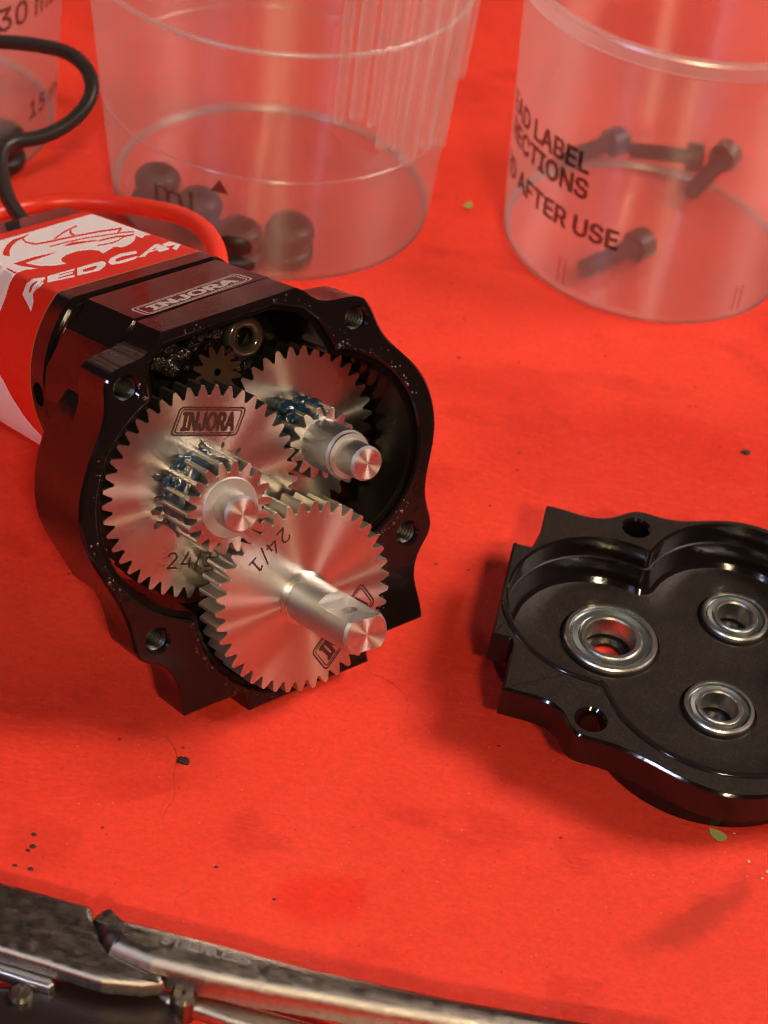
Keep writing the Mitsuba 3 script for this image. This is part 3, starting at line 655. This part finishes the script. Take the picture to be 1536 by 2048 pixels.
ga = thing('compound_gear', 'steel gear with framed lettering and toothed hub, left of the three gears', 'gear')
put_gear(ga, 'wheel_face', 44, 8.62, 7.78, -6.4, -4.1, 1.0, cA, math.radians(103.9), mid=(7.6,))
put_gear(ga, 'hub_face', 18, 3.72, 2.86, -4.05, .3, 1.0, cA, math.radians(91.5), mid=(2.7,), tip=.16, root=.38, flank='tooth_steel')
put_lathe(ga, 'collar', [(2.45, .28), (2.45, .38), (2.36, .46), (1.4, .46)], cA, 'shaft_steel')
put_lathe(ga, 'shaft', [(1.48, -9.0), (1.48, 2.1), (1.28, 2.33)], cA, 'shaft_steel')
m, uv = turned_disc(lambda t: np.full_like(t, 1.28), .0005, 2.33, 96)
put('shaft_end', G(at(m, cA)), M['turned_end'], ga, uv=uv, smooth=True)
g1 = rot2(cat_(heavy(fit(words('INJORA', 1.4, True, 1, .16), 4.6), .07), outline_box(5.9, 2.35, .16, .42, .28), outline_box(5.4, 1.95, .12, .3, .28)), -17.5, -3.72, 15.28, -4.06)
put('lettering', G(g1), M['ink'], ga, label='dark framed lettering engraved on the gear')
g2 = rot2(words('24/1', 1.36, False, 1.05, 0), -16.5, -7.3, 4.72, -4.06)
put('number', G(g2), M['ink'], ga)
grease(ga, [(cA[0] - 2.9 + .1 * q, cA[1] + 1.9 - .7 * q, -3.7, .55 + .12 * (q % 2), (1.0, 1.0, .9)) for q in range(5)] +
       [(cA[0] - 1.3, cA[1] + 3.1, -3.5, .6, (1.2, .8, .9)), (cA[0] + .2, cA[1] + 3.3, -3.6, .5, (1.3, .7, .9)), (cA[0] - 2.6, cA[1] + 2.2, -2.6, .38, (.8, .8, 1.5)),
        (cA[0] - 3.2, cA[1] + .3, -2.9, .34, (.8, .8, 1.3)), (cA[0] - 3.0, cA[1] - 1.6, -3.6, .5, (.8, 1.2, .7))], label='dark blue grease round the toothed hub')

grease_core(ga, cA, 3.50, -4.05, -.5, 3)
sm = []
for q in range(34):
    a_, r_ = RNG.uniform(0, 2 * np.pi), 3.3 + abs(RNG.normal(0, 1.1))
    if r_ > 7.2 or (r_ > 3.7 and 200 < math.degrees(a_) < 280) or (r_ > 3.9 and 60 < math.degrees(a_) < 115): continue
    k_ = RNG.uniform(.06, .30) * (1 if r_ < 4.6 else .5)
    lm = lump(k_, q % 11, .6, 2, (1.6, 1.0, .22), 2.2)
    lm = rot2(lm, math.degrees(a_), cA[0] + r_ * math.cos(a_), cA[1] + r_ * math.sin(a_), -4.09)
    sm.append(lm)
put('oil_smear', G(cat_(*sm)), M['oil'], ga, smooth=True, kind='stuff')
gb = thing('compound_gear', 'steel gear with long stepped shaft, upper right of the three gears', 'gear')
put_gear(gb, 'wheel_face', 36, 7.28, 6.45, -10.2, -8.19, 1.0, cB, math.radians(85.6), mid=(6.3,))
put_gear(gb, 'hub_face', 14, 3.02, 2.22, -8.15, -4.2, 1.0, cB, math.radians(113), mid=(2.1,), tip=.17, root=.40, flank='tooth_steel')
put_lathe(gb, 'shaft', [(2.02, -4.25), (2.02, -.45), (1.85, -.25), (1.85, .0), (1.42, .02), (1.42, 2.35), (1.22, 2.58)], cB, 'shaft_steel')
m, uv = turned_disc(lambda t: np.full_like(t, 1.22), .0005, 2.58, 96)
put('shaft_end', G(at(m, cB)), M['turned_end'], gb, uv=uv, smooth=True)
grease(gb, [(cB[0] - 2.2, cB[1] + 1.9, -7.4, .7, (1, 1, 1.1)), (cB[0] - 1.2, cB[1] + 2.7, -7.2, .7, (1.2, .8, 1.2)), (cB[0] + .1, cB[1] + 2.9, -6.9, .6, (1.2, .7, 1.3)),
            (cB[0] - 2.7, cB[1] + .6, -7.6, .55, (.8, 1, .8)), (cB[0] - 1.4, cB[1] + 2.4, -5.8, .5, (1.1, .8, 1.3)), (cB[0] + 1.1, cB[1] + 2.6, -6.6, .45, (1, .8, 1.2)),
            (cB[0] - .2, cB[1] + 2.35, -4.3, .30, (1.2, .8, 1))], label='dark blue grease on the toothed hub')

grease_core(gb, cB, 2.84, -8.1, -5.2, 5)
gc = thing('output_gear', 'steel gear with thick cross-drilled output shaft, lowest of the three gears', 'gear')
put_gear(gc, 'wheel_face', 41, 8.0, 7.16, -2.9, .0, 1.9, (0, 0), math.radians(90.9), mid=(7.0,), flank='tooth_steel')
put_lathe(gc, 'collar', [(2.22, .0), (2.22, .18), (2.12, .28), (2.12, .45), (1.95, .5)], (0, 0), 'turned_end')
rot = -5.5
shaft = cyl(0, 0, 1.95, -9, 9.0, 180) + cyl(0, 0, 1.95, 9.0, 9.22, 180, 1.75)
flats = bx(-3, 3, 1.3, 3, 4.5, 10) + bx(-3, 3, -3, -1.3, 4.5, 10)
shaft = shaft - flats - m3.Manifold.cylinder(6, .58, .58, 40).rotate((90, 0, 0)).translate((0, 3, 6.95))
shaft = shaft.rotate((0, 0, rot))
put('shaft', G(shaft), M['shaft_steel'], gc, smooth=False)
def dend(t):
    a = np.abs(np.sin(t - math.radians(rot)))
    return np.minimum(1.74, 1.29 / np.maximum(a, 1e-3))
m, uv = turned_disc(dend, .0005, 9.23, 240)
put('shaft_end', G(m), M['turned_end'], gc, uv=uv, smooth=True)
put('number', G(rot2(words('24/1', 1.25, False, 1.12, 0), 210, -2.35, 5.0, .035)), M['ink'], gc, label='dark number 24/1 engraved on the gear')
g3 = rot2(cat_(heavy(fit(words('INJORA', 1.4, True, 1, .16), 5.5), .07), outline_box(7.0, 2.35, .15, .42, .2), outline_box(6.5, 1.95, .11, .3, .2)), -142.0 + 180, 3.05, -3.75, .035)
put('lettering', G(g3), M['ink'], gc, label='dark framed lettering engraved on the gear')

# motor pinion and grease in the upper pocket
face, side = gear_mesh(12, 2.2, 1.45, -11.0, -7.6, .3, .1, tip=.16, root=.4)
PN = (-.6, 17.6)
pk = put('pinion', G(at(cat_(face[0], side[0]), PN)), M['brass_dark'], gm, label='dark brass motor pinion in black grease')
sp = []
for q in range(120):
    x = RNG.uniform(-9.6, 2.2); y = RNG.uniform(16.6, 22.6)
    if (x + 5.25) ** 2 + (y - 9.76) ** 2 < 8.9 ** 2: continue
    r = RNG.uniform(.22, .8)
    if (x - PN[0]) ** 2 + (y - PN[1]) ** 2 < (1.6 + r) ** 2 and q % 2: continue
    sp.append((x, y, RNG.uniform(-11.3, -7.6), r, (1, 1, .8)))
put('grease', G(cat_(*[(lump(r, i + 3, .5, 3, sq, 2.4)[0] + np.array([x, y, z]), lump(r, i + 3, .5, 3, sq, 2.4)[1]) for i, (x, y, z, r, sq) in enumerate(sp)])), M['black_grease'], gm, smooth=True, kind='stuff')
# a ring of the screw head in the pocket's top
v_, uv_ = lathe([(1.25 + .5 * np.cos(a), -8.4 + .5 * np.sin(a)) for a in np.linspace(0, 2 * np.pi, 17)] + [(1.7, -11)], 48, soft=True)
put('screw_head', G(at(v_, (2.6, 19.5))), M['oil'], gm, smooth=True)
v_, uv_ = lathe([(1.1 + .42 * np.cos(a), -8.4 + .42 * np.sin(a)) for a in np.linspace(0, 2 * np.pi, 17)] + [(1.5, -11)], 48, soft=True)
put('screw_head', G(at(v_, (-6.6, 20.6))), M['oil'], gm, smooth=True)
# beads of oil on the rim
bd = []
for q in range(420):
    k_ = RNG.integers(len(pr)); p_ = inset(pr, -abs(RNG.normal(.18, .35)) - .17)[k_]
    if not face_poly.buffer(-.25).contains(Point(*p_)) or meshkit.noise(np.array([p_[0] * .35, p_[1] * .35, 1.0])) < .52: continue
    r = .03 + .05 * RNG.exponential(.7)
    lm = lump(r, q % 9, .3, 1, (1, 1, .6))
    bd.append((lm[0] + np.array([p_[0], p_[1], WF + .01]), lm[1]))
put('oil_drops', G(cat_(*bd)), M['oil'], gm, smooth=True, kind='stuff')
# wires
put('wire', tube([[-34.3, 141.2, 13.2], [-36.9, 146.1, 13.7], [-39.1, 149.7, 13.3], [-40.6, 152.9, 13.8], [-41.2, 154.9, 14.6], [-40.8, 156.6, 15.0], [-39.1, 157.9, 15.0], [-37.1, 159.5, 15.3], [-35.4, 161.6, 16.1], [-34.6, 163.9, 17.3], [-35.3, 166.1, 18.3], [-37.4, 168.0, 18.9], [-40.1, 169.2, 18.7], [-43.1, 170.0, 18.2], [-46.8, 170.7, 17.4], [-52.6, 171.3, 16.2]], .72), M['black_rubber'], gm, smooth=True, label='black motor wire bent in a loop')
put('wire', tube([[-43.1, 150.6, 9.7], [-40.9, 153.1, 9.5], [-38.5, 155.4, 9.2], [-35.4, 156.9, 9.3], [-32.1, 157.2, 9.6], [-28.5, 156.5, 10.3], [-24.8, 154.7, 11.4], [-21.8, 151.8, 12.6], [-19.7, 148.4, 13.3], [-18.5, 144.8, 13.7], [-17.6, 140.9, 13.4]], .86), M['red_rubber'], gm, smooth=True, label='red motor wire curving behind the motor')

# ------------------------------------------------------------------ the cover, lying on its back
ZR, PSI, LK = 6.3, -.108, .993
lv = np.array([math.cos(PSI), math.sin(PSI)]); lu = np.array([-lv[1], lv[0]])
LO = np.array([18.951, 115.327])
def to_lid(p):
    p = np.asarray(p, float)
    return LO + LK * (p[:, :1] * lu + p[:, 1:] * lv)
SHIFT = np.array([-.79, .70])     # the face outline seen as the cover's own
lid_poly = Polygon(to_lid(FACE + SHIFT)).buffer(0).buffer(-.08).buffer(.16).buffer(-.08)
def lc(u, v):
    return tuple(to_lid([(u, v)])[0])
lp_in = unary_union([Point(*lc(.1, .5)).buffer(8.35, 48), Point(*lc(-4.9, 10.6)).buffer(9.75, 48), Point(*lc(6.0, 11.1)).buffer(8.05, 48)]).buffer(-.4).buffer(.8).buffer(-.4)
lr, lip = ring_of(lid_poly), ring_of(lp_in)
c = .22
FL = ZR - 4.3
lid = loft([(lr, ZR - 2.9), (lr, ZR - c), (inset(lr, .15), ZR - .06), (inset(lr, c), ZR)])
low = unary_union([lp_in.buffer(.55)]).intersection(lid_poly.buffer(-.35)).buffer(-.3).buffer(.3)
lowr = ring_of(low)
lid = lid + loft([(inset(lowr, .35), .02), (lowr, .35), (lowr, ZR - 2.8)])
cut = loft([(inset(lip, 1.5), FL), (inset(lip, 1.1), FL + .12), (inset(lip, .75), FL + .5), (inset(lip, .30), FL + 2.3), (inset(lip, .28), FL + 2.32), (inset(lip, .12), FL + 2.36), (inset(lip, .05), ZR - .2), (inset(lip, -.15), ZR), (inset(lip, -.15), ZR + 1)])
lid = lid - cut
for hx, hy in HOLES:
    x, y = lc(hx - .79, hy + .70)
    lid = lid - cyl(x, y, 1.12, -1, ZR + 1, 40) - cyl(x, y, 1.12, ZR - .2, ZR + .01, 40, 1.32)
near = np.array([p for p in lip if (p - LO) @ np.array([.35, -1.0]) > -1.5 and p[0] > LO[0] - 9.5])
start = np.argmax(np.linalg.norm(near - np.roll(near, 1, 0), axis=1)); near = np.roll(near, -start, 0)[::6]
near = inset(lip, -.42)[[int(np.argmin(np.linalg.norm(lip - p, axis=1))) for p in near]]
LIPZ = np.c_[near, np.full(len(near), ZR - .12)]
BRG = [((20.38, 115.86), 3.97, 2.12), ((29.44, 109.86), 2.90, 1.55), ((31.08, 120.86), 2.90, 1.55)]
BT = 2.6
for (x, y), ro, ri in BRG:
    lid = lid - cyl(x, y, ro + .30, FL - .45, FL + 1, 64) - cyl(x, y, ro + .02, FL - 1.6, FL + 1, 64) - cyl(x, y, ri + .35, .9 if ro > 3.5 else .6, FL + 1, 64)
    if ro > 3.5:
        lid = lid - cyl(x, y, ri * .62, -1, FL + 1, 64)
lid = lid.simplify(.004)
lk = thing('gearbox_cover', 'dark machined gearbox cover lying open with three bearings, right of the gear motor', 'gearbox cover')
put('shell', lid, M['cover'], lk, smooth=22)
put('lip', tube(LIPZ, .34, 14), M['black_gloss'], lk, smooth=True, label='raised black lip along the near side of the recess')
for n_, ((x, y), ro, ri) in enumerate(BRG):
    b = key('bearing', lk)
    if n_ == 0: tag(b, 'largest of the three bearings')
    wr = (ro - ri)
    def ringm(name, prof, bsdf):
        m, uv = lathe(prof, 96)
        put(name, (m[0] + np.array([x, y, BT]), m[1]), M[bsdf], b, uv=uv, smooth=True)
    ringm('outer_ring', [(ro, -1.9), (ro, -.14), (ro - .12, -.02), (ro - .3 * wr * .75, .0), (ro - .3 * wr * .85, -.12), (ro - .3 * wr * .85, -.5)], 'chrome')
    ringm('shield', [(ro - .3 * wr * .86, -.42), (ro - .3 * wr * 1.12, -.42), (ro - .3 * wr * 1.3, -.18), (ri + .34 * wr, -.26), (ri + .26 * wr, -.34)], 'bearing_shield')
    ringm('inner_ring', [(ri + .27 * wr, -.5), (ri + .27 * wr, -.10), (ri + .22 * wr, -.02), (ri + .10, -.02), (ri, -.16), (ri, -1.9)], 'chrome')

# ------------------------------------------------------------------ measuring cups
LEAN = -.045
def cone_pt(c, r0, k, phi, z, off=.06):
    r = r0 + k * z + off
    return np.stack([c[0] + r * np.cos(phi) + LEAN * z, c[1] + r * np.sin(phi), z + 0 * phi], -1)


def wrap_cup(m, c, r0, k, phi0, z0, slope=0.0):
    """Bends flat lettering round the cup's wall: x runs anticlockwise seen from above (left to right seen from outside)."""
    v, f = m
    z = z0 + v[:, 1] + slope * v[:, 0]
    phi = math.radians(phi0) + v[:, 0] / (r0 + k * z0)
    return cone_pt(c, r0, k, phi, z), f


def stand(m, c):
    v = m[0] + np.array([c[0], c[1], 0])
    v[:, 0] += LEAN * v[:, 2]
    return v, m[1]


def cup(label, c, r0, k, H, group='clear measuring cups'):
    t = thing('measuring_cup', label, 'measuring cup', group)
    prof = [(r0 - .7, 0.0), (r0 - .15, .12), (r0, .7), (r0 + k * 2, 2.0)] + [(r0 + k * z, z) for z in np.linspace(4, H, 12)]
    m, uv = lathe(prof, 128, soft=True)
    put('wall', stand(m, c), M['cup_wall'], t, uv=uv, smooth=True)
    th = np.linspace(0, 2 * np.pi, 129)
    m, uv = turned_disc(lambda a: np.full_like(a, r0 - .25), .02, 1.0, th=th, mid=(4, 8, 12))
    put('base', stand(m, c), M['cup_floor'], t, uv=uv, smooth=True)
    m, uv = lathe([(r0 - .25, 1.0), (r0 - .35, .55), (r0 - .75, .05)], 96, soft=True)
    put('foot', stand(m, c), M['cup_rim'], t, smooth=True)
    m, uv = lathe([(.02, 1.30), (.35, 1.28), (.6, 1.05)], 32, soft=True)
    put('mould_mark', stand(m, c), M['cup_rim'], t, smooth=True)
    a = np.linspace(0, 2 * np.pi, 15)[:-1]
    R = r0 + k * H
    m, uv = lathe([(R - .1, H - 1.9), (R + .75, H - 1.8), (R + .95, H - 1.5), (R + .95, H - .35), (R + .75, H - .05), (R + .4, H + .05), (R, H - .1), (R - .15, H - .5)], 128)
    put('rim', stand(m, c), M['cup_rim'], t, smooth=True)
    return t

cl = np.array([-17.71, 179.45])
ccup = cup('clear ribbed measuring cup holding four dark nuts, behind the gear motor', cl, 17.25, .083, 62)
for z_, r_ in ((26.9, .30), (12.4, .14)):
    m, uv = lathe([(17.25 + .083 * z_ + r_ * np.cos(q), z_ + r_ * np.sin(q)) for q in np.linspace(0, 2 * np.pi, 13)], 128, soft=True)
    put('ring', stand(m, cl), M['cup_rim' if z_ > 20 else 'cup_wall'], ccup, smooth=True)
for phi, zb, r_ in ((-64, 19.6, .55), (-58.5, 19.9, .75), (-53, 18.6, .5), (-48, 15.8, .8), (-42, 15.0, .6), (-36.5, 12.9, .95), (-28.5, 13.6, .9), (-18.0, 12.2, 1.0), (-6.0, 18.4, .9)):
    zz = np.linspace(zb, 58, 24)
    P_ = cone_pt(cl, 17.25, .083, math.radians(phi) * np.ones_like(zz), zz, .1)
    put('rib', tube(P_, r_, 14), M['cup_rib'], ccup, smooth=True)
disc = Point(0, 0).buffer(9.5, 40)
vv, ff = flat(disc.intersection(box(-8, -9.5, 20, 9.5)), 1.2)
put('grip_patch', wrap_cup((vv, ff), cl, 17.25, .083, -44, 24.5), M['cup_rib'], ccup, smooth=True)
put('print', wrap_cup(words('mL', 3.0, False, 1.2, 0, .6), cl, 17.25, .083, -113.5, 7.6), M['cup_emboss'], ccup)
put('print', wrap_cup(flat(Polygon([(-.95, -.8), (.95, -.8), (0, .8)]), .5), cl, 17.25, .083, -99.2, 10.9), M['cup_print'], ccup)

crr = np.array([23.43, 181.32])
rcup = cup('clear measuring cup printed with washing instructions, holding four black screws', crr, 15.58, .036, 31.0)
for txt, phi_end, z_, h_ in (('READ LABEL', -119.5, 16.4, 2.15), ('DIRECTIONS', -118.8, 13.5, 2.15), ('DISCARD AFTER USE', -104.5, 9.1, 2.15)):
    v, f = heavy(words(txt, h_, True, .92, 0, .7), .07)
    v = v.copy(); v[:, 0] -= v[:, 0].max()
    vis = v[f][:, :, 0].min(1) > -14.5 - (0 if 'USE' not in txt else 4.0)
    put('print', wrap_cup((v, f[vis]), crr, 15.58, .036, phi_end, z_, .0), M['cup_print'], rcup)
v, f = words('5 mL', 1.9, True, 1, 0, .7)
put('print', wrap_cup((v * np.array([1, 1, 1]), f), crr, 15.58, .036, 60, 14.0), M['cup_emboss'], rcup)
v, f = rot2(words('15 mL', 1.7, True, 1, 0, .7), 90)
put('print', wrap_cup((v, f), crr, 15.58, .036, 120.5, 21.0), M['cup_emboss'], rcup)
for ph in (-125.2, -53.0):
    put('tick_mark', wrap_cup(cat_(flat(box(-.5, -1.6, -.25, 1.6), .6), flat(box(.25, -1.6, .5, 1.6), .6)), crr, 15.58, .036, ph, 2.9), M['cup_emboss'], rcup)

cf = np.array([-58.9, 183.0])
fcup = cup('clear measuring cup marked 15 mL and 30 mL, behind the black wire loop', cf, 16.0, .08, 58)
v, f = words('30 mL', 2.5, True, 1.0, 0, .7)
put('print', wrap_cup((v, f), cf, 16.0, .08, -21.5, 18.9), M['cup_print'], fcup)
v, f = words('15 mL', 2.1, True, 1.0, 0, .7)
put('print', wrap_cup((v, f), cf, 16.0, .08, -8.0, 6.6), M['cup_print'], fcup)

# ------------------------------------------------------------------ nuts and screws in the cups
def nut(x, y, tilt=(0, 0, 1), s=1.0, label='', group='dark nuts in the cups', z=1.05):
    t = thing('collar_nut', label, 'nut', group)
    fr = Frame((x, y, z), *axes(tilt, (0, 1, .1)), s)
    prof = [(0.01, 0), (2.2, 0), (2.6, .15), (2.72, .5), (2.72, 1.1), (2.5, 1.4), (2.0, 1.6), (1.95, 1.95), (2.3, 2.15), (2.5, 2.5), (2.55, 3.3), (2.35, 3.9), (2.0, 4.25), (1.5, 4.4), (1.3, 4.36), (1.25, 4.0), (1.2, 3.0), (0.01, 2.8)]
    m, uv = lathe(prof, 48, soft=True)
    put('body', fr(m), M['black_oxide'], t, smooth=40)
    m, uv = lathe([(1.85, 4.28), (1.75, 4.50), (1.5, 4.52), (1.32, 4.3)], 40, soft=True)
    put('insert_ring', fr(m), M['black_oxide'], t, smooth=True)
    return t
nut(-14.3, 166.1, (.05, -.1, 1), 1.0, 'dark nut in the ribbed cup, farthest right of its four')
nut(-18.9, 163.9, (-.06, -.05, 1), .97, 'dark nut in the ribbed cup, second from the right')
nut(-24.2, 168.2, (.1, .05, 1), .95, 'dark nut in the ribbed cup, second from the left')
nut(-28.9, 171.4, (.0, .1, 1), .95, 'dark nut in the ribbed cup, farthest left of its four')
nut(-46.6, 174.5, (.1, 0, 1), 1.0, 'dark nut alone in the cup marked 15 mL and 30 mL')


def screw(head, tip, label):
    """A socket head screw lying from the centre of its head's top to its tip."""
    t = thing('cap_screw', label, 'screw', 'black cap screws in the measuring cup')
    h, q = np.array(head, float), np.array(tip, float)
    L = np.linalg.norm(q - h)
    fr = Frame(h, *axes(q - h))
    hd = cyl(0, 0, 1.72, 0, 2.0, 40) - m3.Manifold.cylinder(1.2, .9, .9, 6).translate((0, 0, -.01))
    hd = hd - (cyl(0, 0, 3, -.01, .25, 40) - cyl(0, 0, 1.5, -.02, .25, 40, 1.73))
    put('head', fr(hd), M['black_oxide'], t, smooth=28)
    th = []
    z = 2.0
    prof = [(.9, 1.95)]
    while z < L - .4:
        prof += [(1.0, z + .12), (1.0, z + .17), (.74, z + .34)]
        z += .38
    prof += [(.7, L - .1), (.01, L)]
    m, uv = lathe(prof, 28)
    put('shank', fr(m), M['black_oxide'], t, smooth=40)
screw((23.3, 176.8, 2.9), (16.4, 170.6, 2.0), 'black cap screw lying nearest, under the printed words')
screw((20.4, 197.6, 2.9), (14.0, 192.4, 2.0), 'black cap screw at the back of the cup, farthest left')
screw((29.8, 196.2, 2.9), (21.2, 196.9, 2.0), 'black cap screw at the back of the cup, pointing left, in the middle')
screw((32.6, 196.4, 4.4), (28.2, 189.2, 2.0), 'black cap screw at the back right, leaning on another screw')

# ------------------------------------------------------------------ steel tool along the lower edge
pl = thing('locking_forceps', 'worn steel forceps with engraved lettering along the bottom of the picture', 'forceps')
def bar(pts, z0, z1, ch, dz=None):
    p = Polygon(pts).buffer(0).buffer(-.25).buffer(.5).buffer(-.25)
    r = ring_of(p, .35)
    d = dz or ch * .8
    q = np.linspace(0, np.pi / 2, 7)
    return loft([(inset(r, ch * .5), z0), (inset(r, ch * .12), z0 + .3), (r, z0 + .6)] + [(inset(r, ch * (1 - math.cos(a))), z1 - d * (1 - math.sin(a))) for a in q])
ARM = [[-15.03, 77.53], [-11.12, 77.14], [-7.32, 76.75], [-3.87, 76.3], [-0.27, 75.87], [4.64, 75.57], [9.37, 75.25], [15.41, 75.12], [21.5, 75.09], [26.79, 74.92], [26.75, 73.12], [19.47, 73.1], [12.86, 72.94], [9.55, 72.94], [5.25, 72.98], [1.1, 73.13], [-3.05, 73.2], [-6.73, 73.4], [-10.45, 73.79], [-13.38, 74.58], [-13.96, 75.4], [-14.54, 76.51]]
JAW = [[-34, 80.6], [-23.93, 79.32], [-21.79, 79.06], [-18.25, 78.66], [-15.31, 78.23], [-14.75, 77.13], [-14.02, 75.79], [-13.15, 74.86], [-10.41, 73.79], [-8.8, 73.19], [-10.8, 72.58], [-13.38, 72.4], [-16.9, 72.99], [-20.37, 73.55], [-22.46, 73.87], [-34, 75.5]]
ARM2 = [[-10.8, 74.44], [-8.39, 74.25], [-5.89, 74.25], [-2.24, 73.83], [1.54, 73.36], [5.31, 72.74], [22, 68.5], [22, 66.5], [3.51, 70.96], [0.09, 71.66], [-5.04, 72.44], [-6.78, 72.82], [-9.18, 73.07]]
STRIP = [[-34, 75.6], [-22.57, 74.17], [-20.45, 73.77], [-18.37, 73.53], [-16.79, 73.24], [-16.4, 72.72], [-16.8, 72.32], [-18.46, 72.56], [-20.22, 72.9], [-22.28, 73.1], [-34, 74.4]]
GRIP = [[-30, 72.6], [-22.12, 72.34], [-18.26, 73.07], [-16.76, 73.87], [-13.87, 74.66], [-11.9, 75.04], [-9.73, 74.48], [-8.13, 73.19], [-6.86, 69.95], [-6, 62], [-30, 62]]
low_ = lambda p: (np.array(p) * 1.022).tolist()
put('arm', bar(low_(ARM), 1.9, 4.65, 1.05, 1.1), M['worn_steel'], pl, smooth=40)
put('jaw', bar(low_(JAW), 2.0, 3.83, .6), M['worn_steel'], pl, smooth=40)
put('arm', bar(low_(ARM2), .05, 1.6, .6), M['worn_steel'], pl, smooth=40)
put('jaw', bar(low_(STRIP), .9, 2.2, .35), M['chrome'], pl, smooth=40)
put('grip', bar(low_(GRIP), .02, 1.25, .7), M['grip'], pl, smooth=40, label='dark plastic grip under the joint')
for x, y, r, z in ((-8.2, 75.0, .9, 2.5), (-19.0, 73.5, .85, 1.9)):
    m = cyl(x, y, r, .1, z - .25, 40) + cyl(x, y, r, z - .25, z, 40, r * .75) - bx(x - .14, x + .14, y - r, y + r, z - .35, z + .1)
    put('pivot', m, M['dark_screw'], pl, smooth=28)
v, f = words('STAINLESS', .72, True, 1.15)
put('lettering', rot2(heavy((v, f), .03), -6.2, -7.15, 77.2, 4.67), M['shaft_steel'], pl, label='worn engraved lettering on the arm')

# ------------------------------------------------------------------ bits on the card
def scrap(pts, lab, z=.18):
    p = Polygon(pts)
    v, f = flat(p, .15)
    v = v.copy()
    v[:, 2] = z + .12 * np.sin(v[:, 0] * 3.0) + .1 * v[:, 1] ** 2
    up = v.copy(); up[:, 2] += .06
    tm = cat_((up, f), (v, f[:, ::-1]))
    return tm
lf = scrap([(-.55, .75), (-.35, .62), (.1, .35), (.5, -.1), (.55, -.5), (.2, -.72), (-.2, -.62), (-.5, -.1), (-.62, .35)], '')
put('leaf_scrap', rot2(lf, 12, 29.6, 98.35), M['leaf'], smooth=True, label='pale green leaf scrap in front of the gearbox cover', cat='leaf scrap')
put('leaf_scrap', rot2((lf[0] * np.array([1.0, 1.25, 1]), lf[1]), -35, 3.9, 182.4), M['leaf'], smooth=True, label='green leaf scrap between the two nearer cups', cat='leaf scrap')
CR = [(-12.26, 97.24, .34, 'black crumb in front of the gear motor, beside a hair'), (33.56, 146.62, .30, 'dark crumb on the card right of the gear motor, far from the cover'),
      (-8.04, 87.74, .13, None), (4.92, 154.42, .16, None), (-21.65, 88.03, .17, None), (-21.46, 86.94, .2, None), (-21.72, 86.51, .15, None), (-21.15, 84.9, .18, None), (-22.31, 85.01, .15, None), (28.4, 167.36, .2, None), (-3.4, 85.7, .12, None), (12.0, 104.0, .1, None)]
for q, (x, y, r, lb) in enumerate(CR):
    lm = lump(r * (.8 if q > 1 else 1), q + 20, 1.0, 3, (1.3, .8, .5), 2.9)
    put('crumb', (lm[0] + np.array([x, y, r * .4]), lm[1]), M['crumb'], smooth=True, label=lb or ('tiny dark crumb in the cluster above the steel forceps' if x < -20 else 'tiny dark crumb lying alone on the red card'), cat='crumb', group=None if lb else ('crumbs in the cluster' if x < -20 else 'lone tiny crumbs'))
for q, (x, y, r) in enumerate([(33.3, 95.6, .16), (33.9, 95.2, .13), (31.9, 96.3, .12), (34.2, 95.9, .10), (30.9, 98.9, .1), (32.9, 94.9, .1)]):
    lm = lump(r, q + 40, .5, 2, (1, 1, .6), 2.5)
    put('pale_crumb', (lm[0] + np.array([x, y, r * .4]), lm[1]), M['pale_crumb'], smooth=True, label='pale crumb right of the leaf scrap by the cover', cat='crumb', group='pale crumbs by the cover')
put('hair', tube([[-14.11, 99.5, .05], [-13.35, 98.62, .08], [-12.77, 97.44, .12], [-12.72, 95.91, .05], [-12.37, 94.47, .06], [-12.32, 93.24, .05], [-12.62, 92.19, .05], [-12.58, 90.99, .05]], .015, 6), M['hair'], smooth=True, label='fine dark hair curving past the black crumb', cat='hair')
put('hair', tube([[0.96, 109.68, .06], [3.13, 108.73, .12], [4.3, 107.3, .06], [4.32, 105.92, .05]], .012, 6), M['hair'], smooth=True, label='fine short hair in front of the output shaft', cat='hair')
